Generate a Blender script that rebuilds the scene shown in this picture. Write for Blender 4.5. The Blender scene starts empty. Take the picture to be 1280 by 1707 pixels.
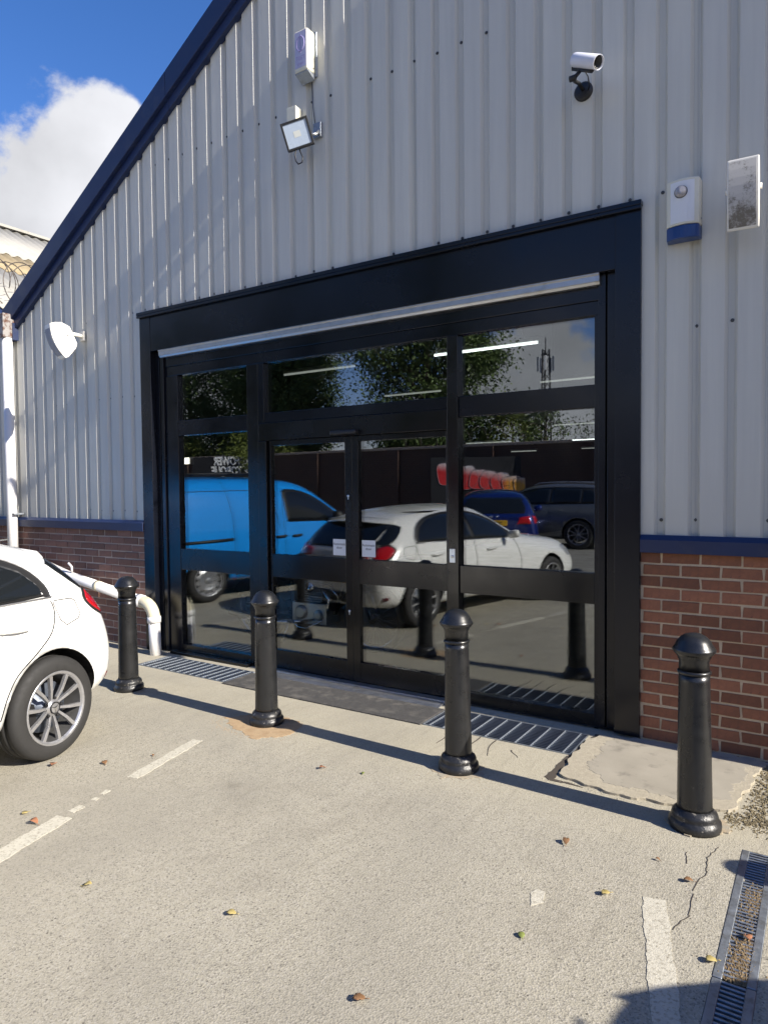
import bpy, bmesh, math, random
import numpy as np
from mathutils import Vector, Matrix
from mathutils.bvhtree import BVHTree
random.seed(7)
S = bpy.context.scene
COL = S.collection
R = math.radians

# ------------------------------------------------------------------ camera, sky, sun, exposure
CAM_Y, CAM_Z = -4.528, 1.63
cd = bpy.data.cameras.new('camera')
cam = bpy.data.objects.new('camera', cd); COL.objects.link(cam)
cd.sensor_fit = 'VERTICAL'; cd.sensor_height = 36.0; cd.lens = 36 * 1145 / 1707
cd.clip_start = 0.05; cd.clip_end = 2000
X_ = Vector((0.8386958, 0.54451628, -0.00955889)); Dn = Vector((0.01165613, -0.03549602, -0.99930184)); F_ = Vector((-0.54447542, 0.83799884, -0.03611732))
M = Matrix.Identity(4)
for i in range(3):
    M[i][0] = X_[i]; M[i][1] = -Dn[i]; M[i][2] = -F_[i]
M[0][3], M[1][3], M[2][3] = 0, CAM_Y, CAM_Z
cam.matrix_world = M
S.camera = cam

SUN_EL, SUN_OFF = R(32), R(1.8)            # low sun from the right, almost along the wall
sun_dir = Vector((math.cos(SUN_EL) * math.cos(SUN_OFF), -math.cos(SUN_EL) * math.sin(SUN_OFF), math.sin(SUN_EL)))
sl = bpy.data.lights.new('sun', 'SUN'); sl.energy = 4.6; sl.angle = R(0.53); sl.color = (1.0, 0.93, 0.82)
so = bpy.data.objects.new('sun', sl); COL.objects.link(so)
so.rotation_euler = sun_dir.to_track_quat('Z', 'Y').to_euler()

W = bpy.data.worlds.new('World'); S.world = W; W.use_nodes = True
nt = W.node_tree; nt.nodes.clear()
def wn(t, **k):
    n = nt.nodes.new(t)
    for a, b in k.items(): setattr(n, a, b)
    return n
def wl(a, b): nt.links.new(a, b)
out = wn('ShaderNodeOutputWorld'); bg = wn('ShaderNodeBackground'); bg.inputs[1].default_value = 0.13
sky = wn('ShaderNodeTexSky'); sky.sky_type = 'NISHITA'; sky.sun_disc = False
sky.sun_elevation = SUN_EL; sky.sun_rotation = math.pi / 2 + SUN_OFF
sky.altitude = 60; sky.air_density = 1.0; sky.dust_density = 0.3; sky.ozone_density = 2.2
hs = wn('ShaderNodeHueSaturation'); hs.inputs['Saturation'].default_value = 1.3; hs.inputs['Value'].default_value = 0.66; wl(sky.outputs[0], hs.inputs['Color'])
tc = wn('ShaderNodeTexCoord')
mp = wn('ShaderNodeMapping'); mp.inputs['Location'].default_value = (3.1, 2.2, 0.97); mp.inputs['Rotation'].default_value = (0, 0, R(262)); mp.inputs['Scale'].default_value = (1, 1, 1.5)
wl(tc.outputs['Generated'], mp.inputs[0])
n1 = wn('ShaderNodeTexNoise'); n1.inputs['Scale'].default_value = 2.6; n1.inputs['Detail'].default_value = 12; n1.inputs['Roughness'].default_value = 0.56; n1.inputs['Distortion'].default_value = 0.15
wl(mp.outputs[0], n1.inputs[0])
sp = wn('ShaderNodeSeparateXYZ'); wl(tc.outputs['Generated'], sp.inputs[0])
el = wn('ShaderNodeMapRange'); el.inputs[1].default_value = 0.14; el.inputs[2].default_value = 0.60; el.inputs[3].default_value = 0.06; el.inputs[4].default_value = -0.14
wl(sp.outputs['Z'], el.inputs[0])
ad = wn('ShaderNodeMath', operation='ADD'); wl(n1.outputs[0], ad.inputs[0]); wl(el.outputs[0], ad.inputs[1])
cm = wn('ShaderNodeMapRange', interpolation_type='SMOOTHSTEP'); cm.inputs[1].default_value = 0.505; cm.inputs[2].default_value = 0.556
wl(ad.outputs[0], cm.inputs[0])
n2 = wn('ShaderNodeTexNoise'); n2.inputs['Scale'].default_value = 5.0; n2.inputs['Detail'].default_value = 8
mp2 = wn('ShaderNodeMapping'); mp2.inputs['Location'].default_value = (3, 1, 0.13); wl(tc.outputs['Generated'], mp2.inputs[0]); wl(mp2.outputs[0], n2.inputs[0])
sh = wn('ShaderNodeMapRange'); sh.inputs[1].default_value = 0.35; sh.inputs[2].default_value = 0.65; sh.inputs[3].default_value = 2.5; sh.inputs[4].default_value = 3.5
wl(n2.outputs[0], sh.inputs[0])
cc = wn('ShaderNodeMix', data_type='RGBA', blend_type='MULTIPLY'); cc.inputs[0].default_value = 1.0
cc.inputs[6].default_value = (0.94, 0.95, 1.0, 1)
cmb = wn('ShaderNodeCombineColor')
for i in range(3): wl(sh.outputs[0], cmb.inputs[i])
wl(cmb.outputs[0], cc.inputs[7])
mx = wn('ShaderNodeMix', data_type='RGBA'); wl(cm.outputs[0], mx.inputs[0]); tint = wn('ShaderNodeMix', data_type='RGBA', blend_type='MULTIPLY'); tint.inputs[0].default_value = 1; tint.inputs[7].default_value = (1, .82, 1, 1)
wl(hs.outputs[0], tint.inputs[6]); wl(tint.outputs[2], mx.inputs[6]); wl(cc.outputs[2], mx.inputs[7])
wl(mx.outputs[2], bg.inputs[0]); wl(bg.outputs[0], out.inputs[0])

vs = S.view_settings
vs.view_transform = 'Standard'; vs.look = 'None'; vs.exposure = 1.15; vs.gamma = 1; vs.use_curve_mapping = False
S.cycles.use_denoising = True
try: S.cycles.denoiser = 'OPENIMAGEDENOISE'
except Exception: pass
S.cycles.max_bounces = 8; S.cycles.transparent_max_bounces = 16; S.cycles.glossy_bounces = 5
S.cycles.sample_clamp_indirect = 8

# ------------------------------------------------------------------ helpers
MATS = {}
class NT:
    def __init__(s, m): s.t = m.node_tree; s.b = s.t.nodes['Principled BSDF']; s.o = s.t.nodes['Material Output']
    def n(s, typ, **k):
        n = s.t.nodes.new(typ)
        for a, b in k.items():
            if a[0] == '_': n.inputs[int(a[1:])].default_value = b
            elif a.startswith('in_'): n.inputs[a[3:].replace('_', ' ')].default_value = b
            else: setattr(n, a, b)
        return n
    def l(s, a, b): s.t.links.new(a, b)
    def coord(s, kind='Object'): return s.n('ShaderNodeTexCoord').outputs[kind]
    def noise(s, scale, detail=4, rough=.5, vec=None, dist=0):
        n = s.n('ShaderNodeTexNoise'); n.inputs['Scale'].default_value = scale; n.inputs['Detail'].default_value = detail; n.inputs['Roughness'].default_value = rough; n.inputs['Distortion'].default_value = dist
        s.l(vec or s.coord(), n.inputs[0]); return n.outputs[0]
    def ramp(s, fac, stops):
        n = s.n('ShaderNodeValToRGB'); e = n.color_ramp.elements
        while len(e) < len(stops): e.new(.5)
        for q, (p, c) in zip(e, stops): q.position = p; q.color = (*c, 1) if len(c) == 3 else c
        s.l(fac, n.inputs[0]); return n.outputs[0]
    def mix(s, fac, a, b, blend='MIX'):
        n = s.n('ShaderNodeMix', data_type='RGBA', blend_type=blend)
        for v, i in ((fac, 0), (a, 6), (b, 7)):
            if isinstance(v, (int, float)): n.inputs[i].default_value = v
            elif isinstance(v, tuple): n.inputs[i].default_value = (*v, 1)[:4]
            else: s.l(v, n.inputs[i])
        return n.outputs[2]
    def rng(s, v, a, b, c=0., d=1.):
        n = s.n('ShaderNodeMapRange'); s.l(v, n.inputs[0])
        for i, q in enumerate((a, b, c, d)): n.inputs[i + 1].default_value = q
        return n.outputs[0]
    def bump(s, h, strength, dist=.01):
        n = s.n('ShaderNodeBump'); n.inputs['Strength'].default_value = strength; n.inputs['Distance'].default_value = dist
        s.l(h, n.inputs['Height']); s.l(n.outputs[0], s.b.inputs['Normal']); return n

def mat(name, col, rough=.5, metal=0., var=0., vscale=6., bump=0., bscale=60., coat=0., spec=.5, dirt=None, obvar=0.):
    if name in MATS: return MATS[name]
    m = bpy.data.materials.new(name); m.use_nodes = True; k = NT(m); b = k.b
    b.inputs['Base Color'].default_value = (*col, 1); b.inputs['Roughness'].default_value = rough; b.inputs['Metallic'].default_value = metal
    b.inputs['Coat Weight'].default_value = coat; b.inputs['Coat Roughness'].default_value = .04; b.inputs['Specular IOR Level'].default_value = spec
    c = None
    if var:
        f = k.noise(vscale, 6, .6)
        c = k.mix(f, tuple(x * (1 - var) for x in col), tuple(min(1, x * (1 + var)) for x in col))
        r = k.rng(f, .3, .7, max(0, rough - .08), min(1, rough + .1)); k.l(r, b.inputs['Roughness'])
    if obvar:
        oi = k.n('ShaderNodeObjectInfo').outputs['Random']
        v = k.rng(oi, 0, 1, 1 - obvar, 1 + obvar)
        hsv = k.n('ShaderNodeHueSaturation'); k.l(v, hsv.inputs['Value'])
        if c is None: hsv.inputs['Color'].default_value = (*col, 1)
        else: k.l(c, hsv.inputs['Color'])
        c = hsv.outputs[0]
    if dirt:
        dc, sc, lo, hi = dirt
        f = k.rng(k.noise(sc, 8, .65), lo, hi); c = k.mix(f, c if c is not None else col, dc)
    if c is not None: k.l(c, b.inputs['Base Color'])
    if bump: k.bump(k.noise(bscale, 4, .6), bump, .003)
    MATS[name] = m; return m

class MB:
    def __init__(s): s.v = []; s.f = []; s.mi = []; s.sm = []
    def add(s, vs, fs, mi=0, smooth=False):
        o = len(s.v); s.v += [tuple(v) for v in vs]; s.f += [tuple(i + o for i in f) for f in fs]; s.mi += [mi] * len(fs); s.sm += [smooth] * len(fs); return s
    def box(s, a, b, mi=0, mtx=None):
        x0, y0, z0 = a; x1, y1, z1 = b
        vs = [Vector(p) for p in ((x0, y0, z0), (x1, y0, z0), (x1, y1, z0), (x0, y1, z0), (x0, y0, z1), (x1, y0, z1), (x1, y1, z1), (x0, y1, z1))]
        if mtx: vs = [mtx @ v for v in vs]
        return s.add(vs, [(0, 3, 2, 1), (4, 5, 6, 7), (0, 1, 5, 4), (1, 2, 6, 5), (2, 3, 7, 6), (3, 0, 4, 7)], mi)
    def prism(s, poly, a, b, axis='y', mi=0, mtx=None):
        n = len(poly); mk = {'y': lambda p, q: Vector((p[0], q, p[1])), 'x': lambda p, q: Vector((q, p[0], p[1])), 'z': lambda p, q: Vector((p[0], p[1], q))}[axis]
        vs = [mk(p, a) for p in poly] + [mk(p, b) for p in poly]
        if mtx: vs = [mtx @ v for v in vs]
        fs = [tuple(range(n)), tuple(range(2 * n - 1, n - 1, -1))] + [(i, i + n, (i + 1) % n + n, (i + 1) % n) for i in range(n)]
        return s.add(vs, fs, mi)
    def lathe(s, prof, n=32, mtx=None, mi=0, smooth=True, cap=True):
        vs = []; fs = []
        for r, z in prof:
            for i in range(n):
                a = 2 * math.pi * i / n; v = Vector((r * math.cos(a), r * math.sin(a), z)); vs.append(mtx @ v if mtx else v)
        for j in range(len(prof) - 1):
            for i in range(n):
                fs.append((j * n + i, j * n + (i + 1) % n, (j + 1) * n + (i + 1) % n, (j + 1) * n + i))
        s.add(vs, fs, mi, smooth)
        if cap:
            o = len(s.v) - len(vs)
            s.f += [tuple(o + i for i in range(n - 1, -1, -1)), tuple(o + (len(prof) - 1) * n + i for i in range(n))]; s.mi += [mi, mi]; s.sm += [False, False]
        return s
    def tube(s, pts, r, n=8, mi=0, closed=False, cap=True):
        pts = [Vector(p) for p in pts]; N = len(pts); vs = []; fs = []
        rr = r if isinstance(r, (list, tuple)) else [r] * N
        ref = None
        for i, p in enumerate(pts):
            if closed: t = pts[(i + 1) % N] - pts[i - 1]
            else: t = pts[min(i + 1, N - 1)] - pts[max(i - 1, 0)]
            t.normalize()
            if ref is None: ref = t.orthogonal().normalized()
            ref = (ref - t * ref.dot(t)); 
            if ref.length < 1e-6: ref = t.orthogonal()
            ref.normalize(); bn = t.cross(ref)
            for k in range(n):
                a = 2 * math.pi * k / n; vs.append(p + (ref * math.cos(a) + bn * math.sin(a)) * rr[i])
        for j in range(N if closed else N - 1):
            j2 = (j + 1) % N
            for k in range(n): fs.append((j * n + k, j * n + (k + 1) % n, j2 * n + (k + 1) % n, j2 * n + k))
        if cap and not closed: fs += [tuple(range(n - 1, -1, -1)), tuple((N - 1) * n + k for k in range(n))]
        return s.add(vs, fs, mi, True)
    def build(s, name, mats, parent=None, bevel=0, sub=0, seg=2, **props):
        me = bpy.data.meshes.new(name); me.from_pydata(s.v, [], s.f)
        if not isinstance(mats, (list, tuple)): mats = [mats]
        for m in mats: me.materials.append(m)
        me.polygons.foreach_set('material_index', s.mi); me.polygons.foreach_set('use_smooth', s.sm); me.update()
        o = bpy.data.objects.new(name, me); COL.objects.link(o)
        if parent: o.parent = parent
        if bevel:
            md = o.modifiers.new('bevel', 'BEVEL'); md.width = bevel; md.segments = seg; md.limit_method = 'ANGLE'; md.angle_limit = R(35); md.harden_normals = False
        if sub:
            md = o.modifiers.new('sub', 'SUBSURF'); md.levels = sub; md.render_levels = sub
        for k, v in props.items(): o[k] = v
        return o
def fixn(o):
    bm = bmesh.new(); bm.from_mesh(o.data); bmesh.ops.recalc_face_normals(bm, faces=bm.faces); bm.to_mesh(o.data); bm.free(); return o
def thing(name, label, cat, loc=(0, 0, 0), rz=0, group=None):
    o = bpy.data.objects.new(name, None); COL.objects.link(o); o.location = loc; o.rotation_euler = (0, 0, rz); o.empty_display_size = .2
    o['label'] = label; o['category'] = cat
    if group: o['group'] = group
    return o
def tag(o, label, cat, group=None):
    o['label'] = label; o['category'] = cat
    if group: o['group'] = group
    return o
def struct(o): o['kind'] = 'structure'; return o
def inst(me, name, parent, loc, scale=(1, 1, 1), rot=(0, 0, 0)):
    o = bpy.data.objects.new(name, me); COL.objects.link(o); o.parent = parent; o.location = loc; o.scale = scale; o.rotation_euler = rot; return o
def dup(root, loc, rz=0, label=None):
    r = root.copy(); COL.objects.link(r); r.location = loc; r.rotation_euler = (0, 0, rz)
    if label: r['label'] = label
    for ch in list(root.children):
        c = ch.copy(); COL.objects.link(c); c.parent = r
        for g in list(ch.children):
            d = g.copy(); COL.objects.link(d); d.parent = c
    return r
def text_mesh(txt, size, mtx, m, name, parent=None, extrude=.001, shear=0, sx=1., align='CENTER', space=1.0, bold=0):
    cu = bpy.data.curves.new('t', 'FONT'); cu.body = txt; cu.size = size; cu.extrude = extrude; cu.align_x = align; cu.align_y = 'CENTER'; cu.offset = bold; cu.shear = shear; cu.space_line = space
    t = bpy.data.objects.new('t', cu); COL.objects.link(t); bpy.context.view_layer.update()
    me = bpy.data.meshes.new_from_object(t.evaluated_get(bpy.context.evaluated_depsgraph_get()))
    bpy.data.objects.remove(t); me.name = name; me.materials.clear(); me.materials.append(m)
    me.transform(Matrix.Diagonal((sx, 1, 1, 1))); me.transform(mtx)
    o = bpy.data.objects.new(name, me); COL.objects.link(o); o.parent = parent; return o
# text plane frames: facing -Y (readable from the car park), facing +Y
FACE_S = Matrix(((1, 0, 0, 0), (0, 0, -1, 0), (0, 1, 0, 0), (0, 0, 0, 1)))
FACE_N = Matrix(((-1, 0, 0, 0), (0, 0, 1, 0), (0, 1, 0, 0), (0, 0, 0, 1)))
def T(x, y, z): return Matrix.Translation((x, y, z))

# ------------------------------------------------------------------ materials
def ground_mat():
    m = bpy.data.materials.new('weathered_concrete'); m.use_nodes = True; k = NT(m); co = k.coord()
    big = k.noise(.55, 6, .6, co); mid = k.noise(7, 6, .65, co); fine = k.noise(150, 3, .7, co)
    base = k.ramp(big, [(.3, (.285, .265, .205)), (.7, (.345, .32, .25))])
    base = k.mix(k.rng(mid, .35, .7, 0, .55), base, (.365, .338, .268))
    v = k.n('ShaderNodeTexVoronoi'); v.inputs['Scale'].default_value = 150; k.l(co, v.inputs[0])
    vc = k.n('ShaderNodeSeparateColor'); k.l(v.outputs['Color'], vc.inputs[0])
    stone = k.mix(k.rng(vc.outputs[0], .5, 1, 0, .8), base, (.40, .375, .32))
    pit = k.rng(vc.outputs[1], .66, .86); pm = k.n('ShaderNodeMath', operation='MULTIPLY'); k.l(pit, pm.inputs[0]); k.l(k.rng(fine, .42, .58), pm.inputs[1])
    c = k.mix(pm.outputs[0], stone, (.075, .068, .055))
    v2 = k.n('ShaderNodeTexVoronoi'); v2.inputs['Scale'].default_value = 38; k.l(co, v2.inputs[0])
    vs2 = k.n('ShaderNodeSeparateColor'); k.l(v2.outputs['Color'], vs2.inputs[0])
    dd = k.n('ShaderNodeMath', operation='LESS_THAN'); k.l(v2.outputs['Distance'], dd.inputs[0]); dd.inputs[1].default_value = .16
    d3 = k.n('ShaderNodeMath', operation='MULTIPLY'); k.l(dd.outputs[0], d3.inputs[0]); k.l(k.rng(vs2.outputs[0], .6, .7), d3.inputs[1])
    c = k.mix(d3.outputs[0], c, (.07, .062, .05))
    c = k.mix(k.rng(fine, .3, .75, 0, .5), c, (.36, .335, .285))
    st = k.rng(k.noise(1.3, 8, .7, co, .6), .56, .72, 0, .35); c = k.mix(st, c, (.19, .17, .135))
    yl = k.n('ShaderNodeSeparateXYZ'); k.l(co, yl.inputs[0])
    wv = k.n('ShaderNodeMath', operation='ADD'); k.l(yl.outputs[1], wv.inputs[0]); k.l(k.rng(mid, 0, 1, -.18, .18), wv.inputs[1])
    c = k.mix(k.rng(wv.outputs[0], -1.5, -1.0, 0, .5), c, (.40, .365, .275))
    mpb = k.n('ShaderNodeMapping'); k.l(co, mpb.inputs[0]); mpb.inputs['Scale'].default_value = (26, 2.2, 1); mpb.inputs['Rotation'].default_value = (0, 0, R(14))
    brush = k.noise(1, 6, .7, mpb.outputs[0]); c = k.mix(k.rng(brush, .52, .72, 0, .32), c, (.17, .155, .125))
    patchy = k.rng(k.noise(.9, 5, .6, co, .4), .42, .66, 0, .42); c = k.mix(patchy, c, (.225, .21, .175))
    v3 = k.n('ShaderNodeTexVoronoi'); v3.inputs['Scale'].default_value = 1.9; k.l(co, v3.inputs[0]); v3c = k.n('ShaderNodeSeparateColor'); k.l(v3.outputs['Color'], v3c.inputs[0])
    dr = k.n('ShaderNodeMath', operation='MULTIPLY_ADD'); k.l(mid, dr.inputs[0]); dr.inputs[1].default_value = .09; k.l(v3.outputs['Distance'], dr.inputs[2])
    d4 = k.n('ShaderNodeMath', operation='MULTIPLY'); k.l(k.rng(dr.outputs[0], .16, .06), d4.inputs[0]); k.l(k.rng(v3c.outputs[0], .55, .9, 0, .55), d4.inputs[1])
    c = k.mix(d4.outputs[0], c, (.13, .118, .095))
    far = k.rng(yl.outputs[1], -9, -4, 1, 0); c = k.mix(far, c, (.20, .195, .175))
    k.l(c, k.b.inputs['Base Color']); k.b.inputs['Roughness'].default_value = .9; k.b.inputs['Specular IOR Level'].default_value = .25
    h = k.n('ShaderNodeMath', operation='ADD'); k.l(fine, h.inputs[0]); k.l(v.outputs['Distance'], h.inputs[1])
    h2 = k.n('ShaderNodeMath', operation='MULTIPLY_ADD'); k.l(mid, h2.inputs[0]); h2.inputs[1].default_value = 1.2; k.l(h.outputs[0], h2.inputs[2])
    k.bump(h2.outputs[0], .55, .0028)
    return m
M_ground = ground_mat()
M_pad = mat('smooth_concrete', (.29, .265, .215), .85, var=.22, vscale=5, bump=.5, bscale=240, dirt=((.16, .145, .12), 9, .55, .75))
M_padedge = mat('crumbling_concrete', (.335, .30, .23), .95, var=.35, vscale=45, bump=1., bscale=120)
M_sand = mat('sandy_fill', (.37, .265, .155), .95, var=.3, vscale=60, bump=1., bscale=180, dirt=((.30, .20, .11), 14, .45, .7))
M_sandp = mat('rusty_sand_stain', (.36, .285, .19), .95, var=.3, vscale=40, bump=.9, bscale=180, dirt=((.30, .27, .21), 20, .4, .6))
M_crack = mat('crack_shadow_dirt', (.055, .045, .036), 1., var=.3)
M_moss = mat('dirt_and_moss', (.16, .13, .075), 1., var=.5, vscale=40, bump=1., bscale=150)
M_mat = mat('dark_rubber_mat', (.052, .05, .048), .9, var=.5, vscale=30, bump=1., bscale=300, dirt=((.13, .12, .105), 8, .5, .75))

def clad_mat():
    m = bpy.data.materials.new('grey_profiled_cladding'); m.use_nodes = True; k = NT(m); co = k.coord()
    mpn = k.n('ShaderNodeMapping'); k.l(co, mpn.inputs[0]); mpn.inputs['Scale'].default_value = (9, 9, .5)
    streak = k.noise(1, 8, .65, mpn.outputs[0]); blot = k.noise(1.6, 5, .6, co)
    c = k.mix(k.rng(streak, .3, .7), (.515, .505, .45), (.62, .61, .54)); c = k.mix(k.rng(blot, .45, .75, 0, .4), c, (.55, .55, .49))
    z = k.n('ShaderNodeSeparateXYZ'); k.l(co, z.inputs[0])
    low = k.rng(z.outputs[2], 1.32, 1.75, .30, 0); dn = k.n('ShaderNodeMath', operation='MULTIPLY'); k.l(low, dn.inputs[0]); k.l(k.rng(streak, .35, .65), dn.inputs[1])
    c = k.mix(dn.outputs[0], c, (.30, .285, .23))
    oi = k.n('ShaderNodeObjectInfo').outputs['Random']; c = k.mix(k.rng(oi, 0, 1, 0, .14), c, (.36, .36, .38))
    k.l(c, k.b.inputs['Base Color']); k.l(k.rng(streak, .3, .7, .36, .5), k.b.inputs['Roughness'])
    mp3 = k.n('ShaderNodeMapping'); k.l(co, mp3.inputs[0]); mp3.inputs['Scale'].default_value = (2.5, 2.5, 1.2)
    k.bump(k.noise(1, 3, .5, mp3.outputs[0]), .25, .02)
    return m
M_clad = clad_mat()
M_navy = mat('navy_powder_coat', (.011, .022, .072), .42, var=.2, vscale=3, bump=.08, bscale=4, dirt=((.05, .055, .085), 5, .55, .85))
M_black = mat('black_powder_coat', (.004, .0052, .0095), .22, var=.2, vscale=1.5, bump=.025, bscale=3, spec=.42)
M_black2 = mat('dark_charcoal_frame', (.006, .006, .0065), .24, var=.15, vscale=2, bump=.02, bscale=3, spec=.45)
M_gasket = mat('black_rubber_gasket', (.004, .004, .004), .6)
M_alu = mat('brushed_aluminium', (.48, .49, .50), .38, metal=.9, var=.15, vscale=20, dirt=((.30, .28, .23), 6, .55, .8))
M_galv = mat('galvanised_steel', (.30, .33, .37), .5, metal=.75, var=.3, vscale=25, bump=.2, bscale=60, dirt=((.14, .13, .11), 14, .5, .75))
M_galvb = mat('galvanised_bright', (.62, .68, .75), .35, metal=.8, var=.2, vscale=25)
M_galvd = mat('galvanised_dark', (.13, .15, .19), .45, metal=.6, var=.3, vscale=30)
M_pit = mat('dark_pit', (.012, .012, .012), .9)
M_white = mat('white_plastic', (.72, .70, .64), .4, var=.06, vscale=5, dirt=((.40, .37, .29), 7, .60, .85))
M_cream = mat('cream_plastic', (.66, .64, .52), .45, var=.08, vscale=6, dirt=((.35, .32, .24), 9, .6, .85))
M_pvc = mat('white_pvc_pipe', (.70, .69, .68), .35, var=.08, vscale=3, dirt=((.36, .33, .29), 6, .58, .82))
M_pvcold = mat('yellowed_pvc', (.62, .56, .40), .4, var=.1, vscale=8, dirt=((.3, .26, .18), 10, .55, .8))
M_rust = mat('grey_hopper_with_rust', (.27, .255, .245), .55, var=.2, vscale=14, dirt=((.10, .045, .028), 16, .46, .58))
M_boll = mat('black_bollard_paint', (.011, .0115, .0125), .3, var=.3, vscale=12, bump=.12, bscale=40, spec=.6, dirt=((.06, .06, .06), 30, .68, .76))
M_bollbase = mat('chipped_black_paint', (.014, .0145, .016), .38, var=.4, vscale=30, bump=.8, bscale=60, dirt=((.20, .185, .16), 38, .60, .68))
M_paint = mat('worn_white_road_paint', (.47, .445, .37), .9, var=.16, vscale=25, bump=.8, bscale=220, dirt=((.27, .245, .19), 70, .50, .66))
M_paintfaint = mat('faded_road_paint', (.38, .36, .31), .9, var=.2, vscale=12, bump=.5, bscale=150, dirt=((.24, .225, .19), 9, .45, .6))
M_brick = mat('red_brick', (.25, .103, .055), .88, var=.5, vscale=28, bump=.9, bscale=90, obvar=.3, dirt=((.12, .065, .05), 35, .58, .75))
M_brickl = mat('brown_brick', (.205, .105, .075), .88, var=.42, vscale=28, bump=.9, bscale=90, obvar=.28, dirt=((.22, .17, .13), 30, .62, .78))
M_mortar = mat('sandy_mortar', (.54, .425, .285), .95, var=.3, vscale=35, bump=.8, bscale=120)
M_mortarl = mat('grey_mortar', (.46, .37, .30), .95, var=.25, vscale=20, bump=.8, bscale=120)
M_roofw = mat('white_fibre_cement', (.335, .325, .29), .8, var=.12, vscale=3, dirt=((.26, .24, .19), 2.5, .55, .8))
M_roofd = mat('weathered_rooflight', (.30, .24, .14), .7, var=.25, vscale=4, dirt=((.18, .14, .08), 3, .5, .8))
M_wire = mat('razor_wire_steel', (.10, .085, .075), .5, metal=.6)
M_blackp = mat('black_plastic', (.012, .012, .013), .45, var=.2)
M_chrome = mat('chrome', (.75, .75, .76), .08, metal=1.)
M_steel = mat('satin_steel', (.55, .56, .57), .3, metal=1.)
M_screw = mat('zinc_screw_head', (.09, .09, .09), .5, metal=.6)
M_wht = mat('white_car_paint', (.74, .74, .72), .18, coat=.8, var=.02, vscale=2)
M_bluev = mat('sky_blue_van_paint', (.008, .25, .74), .22, coat=.8)
M_darkblue = mat('dark_blue_car_paint', (.008, .02, .14), .22, metal=.3, coat=.8)
M_grey = mat('dark_grey_car_paint', (.15, .16, .18), .25, metal=.4, coat=.7)
M_silver = mat('silver_car_paint', (.35, .36, .37), .3, metal=.6, coat=.6)
M_glasscar = mat('tinted_car_glass', (.010, .012, .014), .05, spec=.7)
M_tyre = mat('tyre_rubber', (.021, .0205, .020), .75, var=.25, vscale=30, bump=.3, bscale=80)
M_rim = mat('silver_alloy', (.46, .46, .47), .32, metal=.75, var=.1, vscale=20)
M_galvb2 = mat('dark_rim_barrel', (.09, .09, .09), .5, metal=.5, var=.3, vscale=20)  # barrel coloured darker than the rest of the rim
M_dark = mat('dark_trim', (.010, .010, .011), .55)
M_lamp = mat('red_tail_lens', (.42, .008, .014), .12, coat=.8)
M_lampd = mat('dark_red_lens', (.10, .004, .006), .12, coat=.8)
M_hl = mat('headlamp_lens', (.35, .37, .4), .1, coat=.8)
M_yplate = mat('yellow_number_plate', (.62, .36, .03), .4)
M_paper = mat('white_paper', (.72, .73, .74), .6)
M_ink = mat('black_ink', (.015, .015, .018), .6)
M_room = mat('dim_interior_paint', (.05, .05, .055), .8, var=.2, vscale=.8)
M_floor = mat('grey_shop_floor', (.045, .045, .045), .4, var=.2, vscale=2)
M_beam = mat('dark_steelwork', (.02, .02, .023), .6)

def emit(name, col, st):
    m = bpy.data.materials.new(name); m.use_nodes = True; b = m.node_tree.nodes['Principled BSDF']
    b.inputs['Base Color'].default_value = (*col, 1); b.inputs['Emission Color'].default_value = (*col, 1); b.inputs['Emission Strength'].default_value = st; return m
M_tube = emit('lit_fluorescent_tube', (.92, 1, .97), 1.8); M_tube2 = emit('dimmer_fluorescent_tube', (.95, 1, .93), .16); M_batt = mat('grey_batten', (.30, .30, .29), .6)
def glass_mat():
    m = bpy.data.materials.new('door_glass'); m.use_nodes = True; k = NT(m); k.t.nodes.remove(k.b)
    tr = k.n('ShaderNodeBsdfTransparent'); tr.inputs[0].default_value = (.88, .90, .89, 1)
    gl = k.n('ShaderNodeBsdfGlossy'); gl.inputs['Roughness'].default_value = 0.0; gl.inputs[0].default_value = (.92, .96, 1, 1)
    ge = k.n('ShaderNodeNewGeometry'); dp_ = k.n('ShaderNodeVectorMath', operation='DOT_PRODUCT'); k.l(ge.outputs['Incoming'], dp_.inputs[0]); k.l(ge.outputs['Normal'], dp_.inputs[1])
    ab = k.n('ShaderNodeMath', operation='ABSOLUTE'); k.l(dp_.outputs['Value'], ab.inputs[0])
    om = k.n('ShaderNodeMath', operation='SUBTRACT'); om.inputs[0].default_value = 1; k.l(ab.outputs[0], om.inputs[1])
    pw = k.n('ShaderNodeMath', operation='POWER'); k.l(om.outputs[0], pw.inputs[0]); pw.inputs[1].default_value = 5
    fr = k.n('ShaderNodeMath', operation='MULTIPLY_ADD'); k.l(pw.outputs[0], fr.inputs[0]); fr.inputs[1].default_value = .86; fr.inputs[2].default_value = .135
    bp = k.n('ShaderNodeBump'); bp.inputs['Strength'].default_value = .05; bp.inputs['Distance'].default_value = .004
    k.l(k.noise(1.1, 1, .4), bp.inputs['Height']); k.l(bp.outputs[0], gl.inputs['Normal'])
    mxs = k.n('ShaderNodeMixShader'); k.l(fr.outputs[0], mxs.inputs[0]); k.l(tr.outputs[0], mxs.inputs[1]); k.l(gl.outputs[0], mxs.inputs[2]); k.l(mxs.outputs[0], k.o.inputs[0])
    return m
M_glass = glass_mat()

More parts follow.
